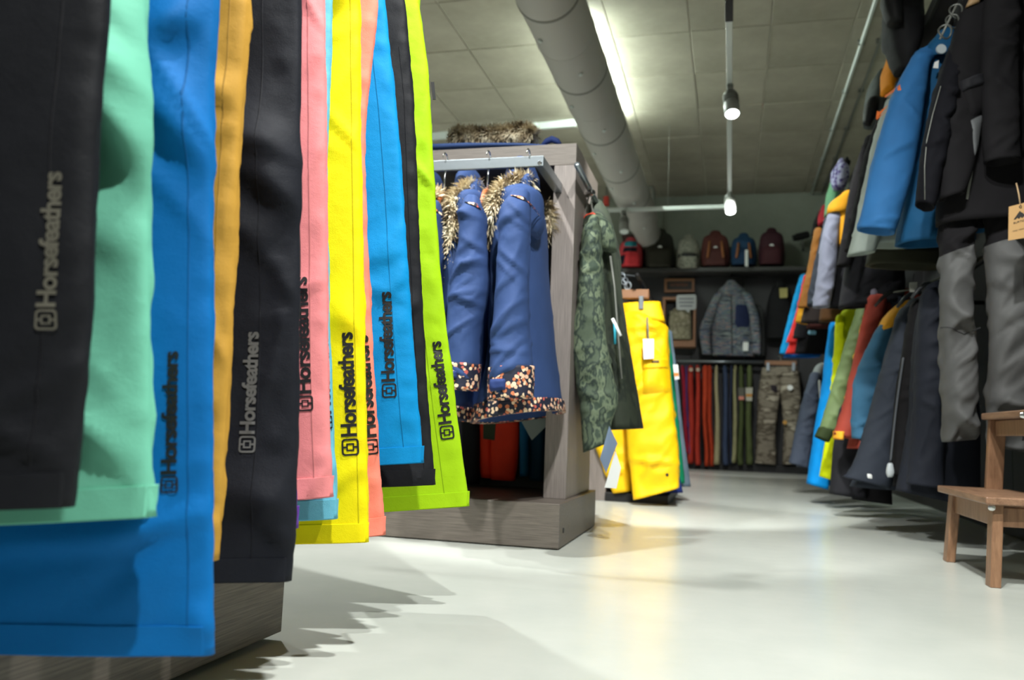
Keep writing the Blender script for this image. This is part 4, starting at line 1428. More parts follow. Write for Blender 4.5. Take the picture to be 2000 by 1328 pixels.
# kraft tag
t = thing('swing_tag', pl.px(1985, 430, .2), 'kraft brown tag with a mountain mark on the black jacket', 'tag')
KR = plain('kraft_card', (196, 156, 104), .7)
dd = .24
q = [pl.px(1970, 404, dd), pl.px(2016, 392, dd), pl.px(2016, 462, dd), pl.px(1969, 470, dd)]
hang_tag(t, 'card', q, KR, .002)
ex_ = (q[1] - q[0]) / np.linalg.norm(q[1] - q[0]); ey_ = (q[0] - q[3]) / np.linalg.norm(q[0] - q[3]); nn = np.cross(ex_, ey_)
W_ = np.linalg.norm(q[1] - q[0]); H_ = np.linalg.norm(q[0] - q[3])
if nn @ pl.n < 0:
    nn = -nn
P_ = lambda x, y: q[3] + ex_ * x * W_ + ey_ * y * H_ + nn * .0032
mesh('mountain_print', [P_(*p) for p in ((.2, .58), (.32, .68), (.42, .76), (.46, .79), (.52, .74), (.6, .7), (.68, .62), (.74, .58), (.64, .6), (.57, .56), (.5, .61), (.43, .56), (.36, .61), (.28, .57))],
     [tuple(range(14))], plain('card_ink', (46, 44, 42), .7), t, False)
write('name_print', 'BURTON', P_(.2, .45), ex_, ey_, W_ * .56, H_ * .055, MATS['card_ink'], t, None, .01, 1.0)
write('line_print', 'ONE YEAR', P_(.16, .22), ex_, ey_, W_ * .5, H_ * .035, MATS['card_ink'], t, None, .005, 1.0)
tube('cord', [pl.px(1985, 358, dd - .02), pl.px(1990, 380, dd), pl.px(1993, 402, dd)], .0025, plain('tan_cord', (176, 148, 112), .8), t, 8)
tube('eyelet', [pl.px(1993 + 2.2 * math.cos(a_), 404 + 2.2 * math.sin(a_), dd + .003) for a_ in np.linspace(0, 6.283, 10, endpoint=False)], .001, BLACKM, t, 6, closed=True)

# upper rail, near to far
BLUEJ = fabric((46, 102, 156), .75, .2, .08)
DBLUE = fabric((20, 74, 112), .75, .2)
t, pl, ob = rack_item('snow_jacket', 'steel blue jacket on the upper rail, left of the black outfit', 'jacket', 3.5, 10, [
    ('body', [(1806, 100, 1890, 100, .1), (1785, 150, 1910, 140, .15), (1772, 250, 1905, 250, .17), (1764, 360, 1900, 360, .18), (1750, 478, 1900, 472, .18)], DBLUE, 0, BOD),
    ('sleeve', [(1812, 92, 1836, 104, .04, -.09), (1786, 106, 1818, 122, .07, -.03), (1748, 175, 1806, 190, .11), (1722, 250, 1796, 262, .12), (1700, 330, 1780, 342, .12), (1685, 400, 1760, 410, .115), (1675, 447, 1746, 458, .11)], BLUEJ, .1, SLV),
    ('collar', [(1826, 72, 1880, 70, .08), (1808, 92, 1890, 96, .13), (1800, 118, 1890, 120, .14)], DBLUE, .03, dict(N_=26, fold=.008)),
    ('sleeve', [(1880, 120, 1920, 120, .08), (1890, 300, 1940, 300, .1), (1890, 450, 1940, 450, .1)], DBLUE, -.05, SLV)], GU, 2.12, (1850, 72))
bv = bvh_of(ob[1])
patch('shoulder_tab', pl, bv, [(1729, 184), (1736, 186), (1734, 206), (1728, 206)], fabric((214, 110, 50), .6), t, .004, 3, 3)
patch('shoulder_tab', pl, bv, [(1713, 216), (1718, 218), (1715, 234), (1711, 232)], fabric((214, 110, 50), .6), t, .004, 3, 3)
c = pl.px(1838, 96, .12)
lathe('size_disc', [(-.004, .019), (.004, .019)], c, pl.n, plain('label_grey', (176, 186, 190), .5), t, 20)
hang_tag(t, 'neck_label', [pl.px(1825, 122, .12), pl.px(1833, 118, .12), pl.px(1832, 134, .12), pl.px(1822, 133, .12)], PAPER)
PALEG = fabric((150, 160, 152), .65, .3)
rack_item('snow_jacket', 'pale grey-green jacket just behind the steel blue one on the upper rail', 'jacket', 3.82, 10, [
    ('body', [(1748, 190, 1850, 190, .1), (1720, 260, 1850, 260, .14), (1690, 480, 1800, 480, .14)], PALEG, 0, BOD),
    ('sleeve', [(1728, 200, 1756, 210, .06), (1704, 280, 1750, 285, .1), (1684, 370, 1740, 376, .1), (1668, 450, 1724, 450, .1), (1655, 499, 1710, 492, .1)], PALEG, .08, SLV)], GU, 2.12, (1790, 190))
rack_item('snow_jacket', 'black jacket with an olive hem below the steel blue one', 'jacket', 4.02, 10, [
    ('body', [(1750, 160, 1850, 160, .1), (1720, 300, 1850, 300, .14), (1700, 505, 1850, 505, .15)], BLACKF, 0, BOD),
    ('hem', [(1697, 492, 1852, 494, .17), (1692, 518, 1854, 524, .17)], fabric((54, 54, 42), .8), 0, dict(N_=34, fold=.008, round_top=False)),
    ('sleeve', [(1716, 220, 1740, 226, .06), (1690, 300, 1722, 306, .09), (1668, 400, 1706, 404, .09), (1650, 490, 1690, 490, .09)], BLACKF, .06, SLV)], GU, 2.12, (1790, 160))
t, pl, ob = rack_item('snow_jacket', 'charcoal jacket with a crumpled hem between pale grey-green and lilac grey', 'jacket', 4.5, 10, [
    ('body', [(1720, 260, 1800, 260, .1), (1680, 400, 1790, 400, .16), (1655, 500, 1770, 500, .18), (1638, 602, 1764, 592, .18)], CHAR, 0, dict(N_=40, fold=.022, fz=9, fx=6, crease=1.0)),
    ('sleeve', [(1690, 270, 1712, 276, .06), (1664, 350, 1694, 356, .09), (1646, 450, 1680, 452, .09), (1634, 520, 1660, 520, .09)], BLACKF, .06, SLV)], GU, 2.12, (1740, 262))
bv = bvh_of(ob[0])
patch('pocket_tag', pl, bv, [(1690, 570), (1704, 566), (1704, 590), (1690, 592)], fabric((110, 104, 116), .7), t, .008, 3, 3)
LILAC = fabric((128, 132, 150), .75, .2)
MUST = fabric((206, 146, 30), .75, .2)
t, pl, ob = rack_item('snow_jacket', 'lilac grey jacket with mustard shoulders on the upper rail', 'jacket', 5.0, 10, [
    ('body', [(1648, 390, 1720, 390, .1), (1630, 460, 1720, 460, .14), (1612, 600, 1700, 600, .15)], CHAR, 0, BOD),
    ('sleeve', [(1622, 404, 1646, 408, .06), (1606, 460, 1638, 464, .1), (1597, 530, 1632, 532, .1), (1587, 600, 1620, 600, .1)], LILAC, .08, SLV),
    ('sleeve', [(1608, 430, 1624, 434, .05), (1594, 500, 1610, 504, .07), (1580, 570, 1598, 574, .07), (1576, 596, 1590, 598, .07)], SLATE, .02, SLV),
    ('yoke', [(1640, 382, 1660, 380, .07), (1620, 398, 1656, 404, .11), (1616, 418, 1650, 418, .12)], MUST, .08, dict(N_=24, fold=.005)),
    ('front_stripe', [(1640, 410, 1652, 410, .05), (1640, 480, 1650, 480, .05)], MUST, .1, dict(N_=16, fold=.003))], GU, 2.12, (1680, 388))
rack_item('snow_jacket', 'black jacket with a rust and olive hem under the lilac grey one', 'jacket', 5.3, 10, [
    ('body', [(1650, 400, 1740, 400, .1), (1620, 590, 1720, 590, .15)], BLACKF, 0, BOD),
    ('hem', [(1604, 598, 1700, 594, .15), (1600, 628, 1690, 622, .15)], fabric((84, 56, 30), .8), 0, dict(N_=30, fold=.01, round_top=False))], GU, 2.12, (1690, 400))
rack_item('snow_jacket', 'dark brown jacket with a tan edge, upper rail beyond lilac grey', 'jacket', 5.7, 10, [
    ('body', [(1612, 420, 1680, 420, .1), (1590, 520, 1670, 520, .14), (1564, 630, 1660, 630, .14)], fabric((42, 34, 32), .7), 0, BOD),
    ('sleeve', [(1590, 450, 1606, 452, .05), (1576, 530, 1594, 532, .07), (1558, 600, 1578, 602, .07)], fabric((146, 96, 40), .65), .03, SLV)], GU, 2.12, (1640, 422))
rack_item('snow_jacket', 'mustard jacket with its cuff low on the far upper rail', 'jacket', 6.2, 10, [
    ('body', [(1600, 470, 1660, 470, .1), (1575, 640, 1640, 640, .14)], fabric((70, 32, 28), .7), 0, BOD),
    ('sleeve', [(1582, 500, 1600, 502, .06), (1568, 570, 1586, 572, .08), (1553, 628, 1576, 634, .08)], MUST, .05, SLV)], GU, 2.12, (1630, 472))
t, pl, ob = rack_item('snow_jacket', 'black jacket with a pale blue label, far upper rail', 'jacket', 6.6, 10, [
    ('body', [(1600, 500, 1680, 500, .1), (1570, 600, 1660, 600, .15), (1552, 690, 1640, 690, .15)], BLACKF, 0, BOD),
    ('sleeve', [(1580, 520, 1600, 522, .06), (1560, 610, 1584, 612, .08), (1548, 660, 1574, 662, .08)], CHAR, .04, SLV)], GU, 2.12, (1640, 502))
patch('label_print', pl, bvh_of(ob[0]), [(1572, 646), (1592, 646), (1590, 657), (1570, 657)], plain('label_blue', (130, 190, 214), .5), t, .004, 3, 3)
rack_item('snow_jacket', 'red jacket showing only its hem beside the sky blue one', 'jacket', 6.95, 10, [
    ('body', [(1590, 530, 1650, 530, .1), (1548, 655, 1600, 655, .12), (1534, 690, 1585, 690, .12)], fabric((226, 52, 48), .6), 0, BOD),
    ('sleeve', [(1570, 540, 1584, 542, .05), (1552, 620, 1566, 622, .07), (1536, 668, 1556, 670, .07)], fabric((226, 52, 48), .6), .05, SLV)], GU, 2.12, (1620, 532))
SKY = fabric((20, 156, 226), .75, .2)
rack_item('snow_jacket', 'sky blue jacket last on the upper rail toward the back wall', 'jacket', 7.35, 10, [
    ('body', [(1590, 530, 1650, 530, .1), (1545, 660, 1620, 660, .14), (1530, 698, 1600, 698, .14)], fabric((10, 90, 170), .6), 0, BOD),
    ('sleeve', [(1562, 540, 1580, 542, .06), (1548, 590, 1570, 594, .08), (1535, 640, 1558, 644, .08), (1523, 690, 1545, 693, .08)], SKY, .05, SLV)], GU, 2.12, (1620, 532))

# lower rail, near to far
INK = fabric((30, 33, 42), .75, .2)
rack_item('snow_jacket', 'ink black jacket half behind the grey bib trousers, lower rail', 'jacket', 3.62, 12, [
    ('body', [(1800, 572, 1890, 560, .1), (1786, 660, 1900, 650, .15), (1775, 830, 1910, 830, .18), (1752, 958, 1910, 992, .18)], INK, 0, BOD),
    ('sleeve', [(1798, 580, 1838, 574, .07), (1790, 680, 1842, 680, .11), (1784, 820, 1846, 820, .11), (1772, 945, 1840, 955, .1)], INK, .1, SLV)], GL, 1.14, (1845, 565))
rack_item('snow_jacket', 'deep black jacket with a round grey cord stopper, lower rail', 'jacket', 3.78, 12, [
    ('body', [(1788, 590, 1880, 585, .1), (1768, 690, 1880, 690, .15), (1745, 950, 1870, 960, .16)], BLACKF, 0, BOD),
    ('sleeve', [(1778, 598, 1806, 598, .06), (1764, 680, 1798, 688, .1), (1748, 800, 1788, 806, .1), (1738, 925, 1778, 940, .1)], BLACKF, .06, SLV),
    ('cord_stopper', [(1733, 908, 1744, 908, .02), (1731, 922, 1746, 922, .03), (1734, 932, 1743, 932, .02)], plain('stopper_grey', (170, 176, 180), .4), .12, dict(N_=16, fold=0, hollow=False)),
    ('piping', [(1762, 700, 1766, 700, .01), (1748, 800, 1752, 800, .01), (1737, 905, 1741, 905, .01)], plain('piping_grey', (70, 74, 80), .6), .1, dict(N_=10, fold=0))], GL, 1.14, (1825, 585))
t, pl, ob = rack_item('snow_jacket', 'slate jacket with a square white hem label, lower rail', 'jacket', 3.98, 12, [
    ('body', [(1766, 598, 1850, 595, .1), (1745, 680, 1840, 680, .15), (1700, 860, 1820, 870, .17), (1660, 950, 1800, 960, .17)], SLATE, 0, BOD),
    ('sleeve', [(1752, 612, 1796, 604, .07), (1733, 680, 1784, 682, .12), (1712, 760, 1768, 764, .13), (1686, 850, 1752, 858, .13), (1660, 915, 1742, 930, .13), (1644, 930, 1736, 956, .12)], SLATE, .1, SLV)], GL, 1.14, (1800, 598))
patch('hem_label', pl, bvh_of(ob[1]), [(1666, 920), (1677, 921), (1677, 932), (1666, 931)], PAPER, t, .004, 3, 3)
STEELB = fabric((56, 100, 130), .75, .2)
AMBER = fabric((230, 164, 46), .75, .2)
rack_item('snow_jacket', 'grey-blue jacket with an amber shoulder yoke, lower rail', 'jacket', 4.22, 12, [
    ('body', [(1752, 600, 1830, 600, .1), (1730, 680, 1830, 680, .14), (1680, 860, 1800, 870, .14)], SLATE, -.02, BOD),
    ('sleeve', [(1722, 628, 1758, 624, .07), (1694, 676, 1748, 674, .11), (1670, 740, 1730, 742, .11), (1663, 800, 1712, 806, .11), (1664, 856, 1690, 858, .1)], STEELB, .05, SLV),
    ('yoke', [(1748, 598, 1780, 596, .08), (1726, 620, 1764, 618, .12), (1714, 648, 1744, 638, .12)], AMBER, .055, dict(N_=24, fold=.005, ex=2.1))], GL, 1.14, (1790, 600))
RUST = fabric((142, 58, 46), .75, .2)
rack_item('snow_jacket', 'rust red jacket with an amber cuff patch, lower rail', 'jacket', 4.5, 12, [
    ('body', [(1722, 580, 1800, 580, .1), (1700, 680, 1790, 680, .14), (1655, 876, 1720, 876, .14)], RUST, 0, BOD),
    ('sleeve', [(1694, 584, 1732, 588, .07), (1680, 645, 1722, 650, .11), (1663, 720, 1704, 726, .11), (1647, 790, 1684, 796, .11), (1629, 848, 1664, 858, .1)], RUST, .07, SLV),
    ('cuff_patch', [(1631, 842, 1645, 843, .11), (1630, 857, 1644, 859, .11)], AMBER, .073, dict(N_=16, fold=0, round_top=False)),
    ('shoulder', [(1720, 568, 1750, 566, .08), (1736, 590, 1764, 600, .12), (1740, 640, 1760, 640, .1)], SLATE, .03, dict(N_=20, fold=.005))], GL, 1.14, (1760, 580))
rack_item('snow_jacket', 'thin sliver of a mustard jacket between rust red and olive', 'jacket', 4.75, 12, [
    ('body', [(1704, 596, 1780, 596, .08), (1672, 700, 1760, 700, .1), (1650, 820, 1730, 820, .1)], fabric((196, 140, 40), .65), 0, BOD),
    ('sleeve', [(1692, 598, 1710, 600, .05), (1672, 680, 1690, 684, .06), (1650, 780, 1668, 782, .06)], fabric((196, 140, 40), .65), .03, SLV)], GL, 1.14, (1740, 596))
OLIVE = fabric((94, 112, 72), .65, .3)
rack_item('snow_jacket', 'olive green jacket with a dark knit cuff, lower rail', 'jacket', 4.95, 12, [
    ('body', [(1694, 588, 1760, 588, .1), (1670, 680, 1740, 680, .14), (1640, 840, 1710, 840, .14)], OLIVE, 0, BOD),
    ('sleeve', [(1680, 592, 1702, 596, .06), (1658, 650, 1688, 656, .1), (1638, 716, 1668, 722, .1), (1614, 790, 1648, 796, .1), (1600, 836, 1632, 842, .09)], OLIVE, .06, SLV),
    ('cuff', [(1599, 836, 1630, 841, .09), (1592, 852, 1618, 864, .085)], fabric((44, 56, 28), .8), .06, dict(N_=22, fold=.003))], GL, 1.14, (1730, 588))
ACID = fabric((206, 218, 8), .75, .2)
rack_item('snow_jacket', 'acid yellow jacket peeking out between olive and the bright blue trousers', 'jacket', 5.2, 12, [
    ('body', [(1640, 616, 1690, 616, .1), (1632, 720, 1690, 720, .12), (1618, 840, 1680, 840, .12), (1602, 930, 1660, 938, .12)], ACID, 0, BOD),
    ('sleeve', [(1632, 622, 1650, 624, .06), (1627, 720, 1646, 720, .08), (1615, 838, 1640, 840, .08), (1601, 930, 1626, 938, .08)], ACID, .05, SLV)], GL, 1.14, (1665, 618))
BRB = fabric((0, 134, 212), .75, .2)
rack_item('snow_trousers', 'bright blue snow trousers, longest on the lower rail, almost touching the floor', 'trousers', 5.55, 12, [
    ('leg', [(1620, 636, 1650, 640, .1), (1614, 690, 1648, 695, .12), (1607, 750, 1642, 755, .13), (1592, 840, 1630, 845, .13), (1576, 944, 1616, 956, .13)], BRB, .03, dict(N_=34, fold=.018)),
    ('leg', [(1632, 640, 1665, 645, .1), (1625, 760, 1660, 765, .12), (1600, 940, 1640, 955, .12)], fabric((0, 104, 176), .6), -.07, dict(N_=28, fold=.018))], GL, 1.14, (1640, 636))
rack_item('snow_jacket', 'smoky slate jacket with a pale collar, last on the lower rail', 'jacket', 6.4, 12, [
    ('body', [(1598, 726, 1660, 724, .1), (1580, 790, 1650, 790, .14), (1556, 912, 1630, 920, .15)], fabric((60, 66, 80), .65), 0, BOD),
    ('sleeve', [(1582, 732, 1604, 736, .06), (1566, 786, 1598, 790, .1), (1552, 846, 1588, 850, .1), (1541, 904, 1578, 914, .1)], fabric((70, 78, 94), .65), .07, SLV),
    ('collar', [(1592, 716, 1620, 714, .07), (1584, 734, 1606, 738, .1)], fabric((130, 136, 136), .65), .04, dict(N_=20, fold=.006)),
    ('zip', [(1598, 744, 1603, 744, .02), (1600, 780, 1606, 782, .02)], PAPER, .12, dict(N_=10, fold=0))], GL, 1.14, (1625, 722))
rack_item('snow_trousers', 'black trousers low on the rack below the rust red jacket', 'trousers', 4.65, 12, [
    ('leg', [(1640, 800, 1690, 800, .1), (1628, 880, 1690, 885, .12), (1622, 964, 1690, 975, .12)], CHAR, 0, dict(N_=28, fold=.014)),
    ('leg', [(1672, 800, 1730, 800, .1), (1668, 900, 1740, 900, .12), (1664, 975, 1740, 985, .12)], BLACKF, -.06, dict(N_=28, fold=.014))], GL)
t = thing('swing_tag', atY(1785, 560, 3.7), 'small pale square tag among the hangers of the lower rail', 'tag')
pl = Plane(atY(1785, 560, 3.72), 12)
hang_tag(t, 'card', [pl.px(1776, 552), pl.px(1791, 551), pl.px(1791, 570), pl.px(1776, 571)], plain('tag_grey', (150, 150, 142), .6))
tube('string', [pl.px(1783, 552), pl.px(1785, 535)], .0012, BLACKM, t, 6)
for k, (x, y, Y_, lab) in enumerate(((1806, 556, 3.7, 'dark metal hanger over the deep black jacket on the lower rail'), (1778, 574, 3.95, 'dark metal hanger over the slate jacket on the lower rail'), (1735, 572, 4.3, 'dark metal hanger over the amber-shouldered jacket'))):
    pl = Plane(atY(x, y, Y_), 12)
    t = thing('hanger', pl.px(x, y), lab, 'hanger')
    tube('arms', [pl.px(x - 26, y + 26), pl.px(x - 12, y + 10), pl.px(x, y), pl.px(x + 14, y - 4), pl.px(x + 30, y)], [.006, .009, .01, .009, .006], plain('hanger_dark', (54, 56, 58), .4, .3), t, 10)
    tube('hook', [pl.px(x, y), (pl.px(x, y) + np.array((.98, Y_, 1.15))) / 2, np.array((.98, Y_, 1.157))], .004, GREYM, t, 8)

# hats and bags on the wall shelf
def shelf_item(name, label, cat, Y, parts, rot=12):
    pl = Plane(atY(1700, 200, Y), rot)
    r0 = parts[0][1][-1]
    t = thing(name, pl.px((r0[0] + r0[2]) / 2, r0[1]), label, cat)
    for n_, rows, m, d, *kw in parts:
        part(n_, pl, rows, m, t, d, **(dict(dict(hollow=False, N_=26, ex=2.2, fold=.012, fz=9, fx=9, step=.012), **(kw[0] if kw else {}))))
    return t, pl


def edgeY(x, y, X=.9):
    return float(atX(x, y, X)[1])


shelf_item('backpack', 'large black bag on the wall shelf at the top of the picture', 'bag', 3.95, [
    ('body', [(1742, -60, 1790, -60, .14), (1730, -10, 1800, -10, .2), (1728, 50, 1800, 50, .22), (1736, 100, 1790, 100, .2), (1752, 138, 1775, 140, .14)], fabric((22, 22, 24), .75, .2), 0),
    ('flap', [(1724, -20, 1756, -20, .1), (1722, 10, 1760, 12, .12), (1736, 44, 1762, 48, .1)], fabric((18, 18, 19), .65), .12)])
shelf_item('beanie', 'amber and orange beanie on the wall shelf below the black bag', 'hat', 4.6, [
    ('crown', [(1732, 118, 1738, 118, .05), (1727, 140, 1744, 140, .14), (1724, 160, 1748, 162, .16), (1723, 178, 1744, 180, .15)], fabric((226, 140, 20), .8), 0),
    ('brim', [(1732, 130, 1750, 132, .1), (1730, 168, 1748, 170, .12)], fabric((190, 74, 30), .8), -.06)])
shelf_item('cap', 'grey and black cap on the wall shelf, left of the amber beanie', 'hat', 5.0, [
    ('crown', [(1712, 145, 1730, 145, .08), (1700, 165, 1730, 168, .18), (1692, 200, 1730, 205, .2), (1690, 240, 1722, 245, .18)], fabric((74, 80, 80), .7), 0),
    ('visor', [(1694, 196, 1716, 198, .06), (1688, 215, 1712, 220, .08), (1687, 240, 1700, 246, .05)], fabric((26, 27, 28), .6), .1)])
shelf_item('beanie', 'purple patterned beanie with a bobble on the far wall shelf', 'hat', 6.4, [
    ('crown', [(1636, 318, 1650, 318, .08), (1627, 332, 1656, 332, .2), (1626, 350, 1655, 350, .22), (1630, 366, 1650, 366, .18)], camo_mat('purple_print', [(60, 50, 110), (180, 180, 210), (90, 70, 140), (40, 40, 70)], 30), 0),
    ('bobble', [(1651, 312, 1657, 312, .05), (1649, 318, 1660, 318, .09), (1652, 325, 1658, 325, .05)], BLACKF, 0)])
shelf_item('beanie', 'pale green beanie next beyond the purple one', 'hat', 6.9, [
    ('crown', [(1620, 364, 1630, 364, .08), (1615, 385, 1636, 385, .18), (1612, 420, 1632, 420, .18)], fabric((108, 160, 124), .8), 0)])
shelf_item('beanie', 'crimson beanie near the end of the wall shelf', 'hat', 7.5, [
    ('crown', [(1604, 408, 1612, 408, .08), (1600, 420, 1614, 420, .16), (1599, 438, 1612, 438, .16)], fabric((150, 32, 44), .8), 0)])
shelf_item('cap', 'black cap at the far end of the wall shelf', 'hat', 8.0, [
    ('crown', [(1596, 420, 1606, 420, .1), (1590, 435, 1608, 435, .2), (1588, 458, 1604, 458, .2)], fabric((24, 24, 26), .7), 0),
    ('visor', [(1588, 440, 1598, 440, .05), (1584, 460, 1596, 462, .06)], fabric((20, 20, 21), .7), .1)])

# ================================================================== back wall
BP = Plane((0, 9.84, 0), 0)
def backpack(label, bb, col, pocket, strap=None, patchc=None, round_=True, d=0.0, rough=.75, mats=None):
    x0, y0, x1, y1 = bb
    wdt, hgt = x1 - x0, y1 - y0
    t = thing('backpack', BP.px((x0 + x1) / 2, y1), label, 'backpack', 'backpacks on the back shelf')
    m = mats[0] if mats else fabric(col, rough)
    m2 = mats[1] if mats else fabric(pocket, rough)
    b = part('body', BP, [(x0 + wdt * .28, y0, x1 - wdt * .28, y0, .12), (x0 + wdt * .1, y0 + hgt * .1, x1 - wdt * .1, y0 + hgt * .1, .2), (x0 + wdt * .02, y0 + hgt * .4, x1 - wdt * .02, y0 + hgt * .4, .26),
                          (x0, y0 + hgt * .8, x1, y0 + hgt * .8, .28), (x0 + wdt * .04, y1, x1 - wdt * .04, y1, .26)], m, t, d, N_=30, ex=2.8, fold=.012, hollow=False, step=.02)
    part('front_pocket', BP, [(x0 + wdt * .18, y0 + hgt * .45, x1 - wdt * .18, y0 + hgt * .45, .06), (x0 + wdt * .12, y0 + hgt * .55, x1 - wdt * .12, y0 + hgt * .55, .1), (x0 + wdt * .14, y1 - 3, x1 - wdt * .14, y1 - 3, .1)], m2, t, d + .13, N_=24, ex=3, fold=.006, hollow=False)
    xm = (x0 + x1) / 2
    tube('grab_handle', [BP.px(xm - wdt * .12, y0 + 2, d), BP.px(xm - wdt * .08, y0 - 4, d), BP.px(xm + wdt * .08, y0 - 4, d), BP.px(xm + wdt * .12, y0 + 2, d)], .012, m2, t, 8)
    if strap:
        for s in (-1, 1):
            xx = xm + s * wdt * .24
            tube('strap', [BP.px(xx - s * 2, y0 + hgt * .2, d + .16), BP.px(xx, y0 + hgt * .5, d + .2), BP.px(xx + s * 2, y0 + hgt * .72, d + .18)], .014, strap, t, 8)
    if patchc:
        lathe('badge', [(0, .026), (.006, .026)], BP.px(xm, y0 + hgt * .42, d + .15), (0, -1, 0), patchc, t, 16)
    return t


TAN = fabric((156, 100, 62), .7)
_CP = backpack('small coral red and teal backpack leftmost on the back shelf', (1208, 472, 1256, 523), (206, 74, 80), (214, 60, 66),
         mats=(fabric((196, 72, 80)), fabric((218, 62, 70))))
bvb = bvh_of(*[o for o in _CP.children if o.type == 'MESH'])
patch('teal_panel', BP, bvb, [(1222, 473), (1246, 473), (1250, 486), (1219, 486)], fabric((40, 128, 140)), _CP, .012, 5, 5)
patch('dark_panel', BP, bvb, [(1220, 487), (1248, 487), (1246, 496), (1218, 497)], fabric((30, 28, 42)), _CP, .012, 5, 5)
patch('dark_panel', BP, bvb, [(1212, 503), (1226, 501), (1222, 522), (1211, 522)], fabric((30, 28, 42)), _CP, .014, 5, 5)
backpack('large dark olive backpack second on the back shelf', (1260, 455, 1318, 524), (46, 46, 40), (52, 50, 42), None, PAPER)
_SP = backpack('cream speckled backpack with a black band', (1322, 467, 1368, 527), (140, 140, 126), (150, 150, 134),
         mats=(camo_mat('speckle', [(60, 60, 56), (150, 150, 136), (96, 96, 88), (166, 164, 150)], 42), MATS['speckle']))
bvb = bvh_of(*[o for o in _SP.children if o.type == 'MESH'])
patch('black_band', BP, bvb, [(1324, 499), (1366, 499), (1366, 507), (1324, 507)], BLACKM, _SP, .012, 8, 3)
backpack('brown-red backpack with tan straps and a round badge', (1369, 459, 1426, 521), (88, 48, 44), (76, 42, 40), TAN, PAPER)
t = backpack('navy blue backpack with tan straps and a long white tag', (1427, 464, 1478, 519), (34, 64, 94), (28, 54, 84), TAN)
hang_tag(t, 'white_tag', [BP.px(1455, 488, .24), BP.px(1461, 488, .24), BP.px(1461, 520, .24), BP.px(1455, 520, .24)], PAPER)
backpack('maroon backpack with a white badge at the right end of the row', (1481, 454, 1533, 518), (58, 30, 38), (66, 32, 38), None, PAPER)
bb = thing('storage_box', BP.px(1250, 480, -.2), 'dark maroon box behind the coral red backpack', 'box')
a = atY(1216, 458, 10.05); b_ = atY(1290, 500, 10.05)
box('carton', (a[0], 10.05, 2.327), (b_[0], 10.25, a[2] - .03), plain('box_maroon', (58, 38, 38), .7), bb, .004)
box('lid', (a[0] - .008, 10.042, a[2] - .05), (b_[0] + .008, 10.258, a[2]), plain('box_maroon_lid', (66, 42, 40), .7), bb, .004)

WP = Plane((0, 10.05, 0), 0)
def frame_box(t, x0, y0, x1, y1, wpx, dep, mat, bottom=None):
    a, b = WP.px(x0, y1), WP.px(x1, y0)
    k = wpx / 1620 * 10.05
    kb = bottom / 1620 * 10.05 if bottom else k
    box('rail', (a[0], a[1] - dep, b[2] - k), (b[0], a[1], b[2]), mat, t)
    box('rail', (a[0], a[1] - dep, a[2]), (b[0], a[1], a[2] + kb), mat, t)
    box('stile', (a[0], a[1] - dep, a[2] + kb), (a[0] + k, a[1], b[2] - k), mat, t)
    box('stile', (b[0] - k, a[1] - dep, a[2] + kb), (b[0], a[1], b[2] - k), mat, t)
    return a, b, k, kb


t = thing('wall_sign', WP.px(1328, 558), 'small dark sign in a wooden frame above the framed niche', 'sign')
a, b, k, kb = frame_box(t, 1298, 545, 1357, 572, 5, .05, FRAMEW)
box('board', (a[0] + k, a[1] - .02, a[2] + k), (b[0] - k, a[1], b[2] - k), plain('sign_board', (58, 54, 50), .6), t, 0)
write('lettering', 'OUTERWEAR', WP.px(1309, 559, .025), np.array((1, 0, 0)), np.array((0, 0, 1)), .21, .035, plain('sign_ink', (128, 78, 52), .6), t)
t = thing('display_niche', WP.px(1328, 640), 'open wooden box frame on the back wall holding a khaki backpack', 'box frame')
a, b, k, kb = frame_box(t, 1295, 585, 1361, 680, 5, .2, FRAMEW, 13)
box('back_board', (a[0] + k, a[1] - .02, a[2] + kb), (b[0] - k, a[1], b[2] - k), plain('niche_black', (24, 24, 24), .7), t, 0)
NP = Plane((0, 9.93, 0), 0)
t = thing('backpack', NP.px(1333, 664), 'khaki roll-top backpack standing in the wooden niche', 'backpack')
KH = camo_mat('khaki_print', [(96, 98, 76), (150, 146, 122), (124, 120, 96), (164, 158, 136)], 10)
part('body', NP, [(1312, 608, 1346, 607, .1), (1307, 618, 1350, 617, .13), (1306, 640, 1351, 640, .15), (1309, 663, 1351, 664, .14)], KH, t, 0, N_=28, ex=2.8, hollow=False)
part('front_pocket', NP, [(1314, 640, 1346, 640, .05), (1312, 648, 1348, 648, .08), (1313, 662, 1349, 663, .08)], KH, t, .1, N_=20, ex=3, hollow=False)
tube('roll_top', [NP.px(1309, 612, .03), NP.px(1330, 609, .04), NP.px(1349, 611, .03)], .03, KH, t, 12)
t = thing('speech_sign', WP.px(1341, 590, .22), 'white speech-bubble sign clipped to the wooden niche', 'sign')
sp = [(1324, 576), (1357, 575), (1360, 578), (1360, 602), (1357, 605), (1348, 605), (1345, 611), (1338, 605), (1325, 606), (1321, 603), (1321, 579)]
vs = [WP.px(x, y, .23) for x, y in sp] + [WP.px(x, y, .22) for x, y in sp]
k_ = len(sp)
mesh('board', vs, [tuple(range(k_)), tuple(range(k_, 2 * k_))[::-1]] + [(i, i + k_, (i + 1) % k_ + k_, (i + 1) % k_) for i in range(k_)], plain('bubble_white', (176, 182, 180), .6), t, False)
for j, (xa_, xb_) in enumerate(((1326, 1355), (1326, 1355), (1328, 1352))):
    yy = 582 + 7 * j
    hang_tag(t, 'text_bar', [WP.px(xa_, yy, .234), WP.px(xb_, yy, .234), WP.px(xb_, yy + 3, .234), WP.px(xa_, yy + 3, .234)], plain('bubble_ink', (120, 124, 128), .6), .001)

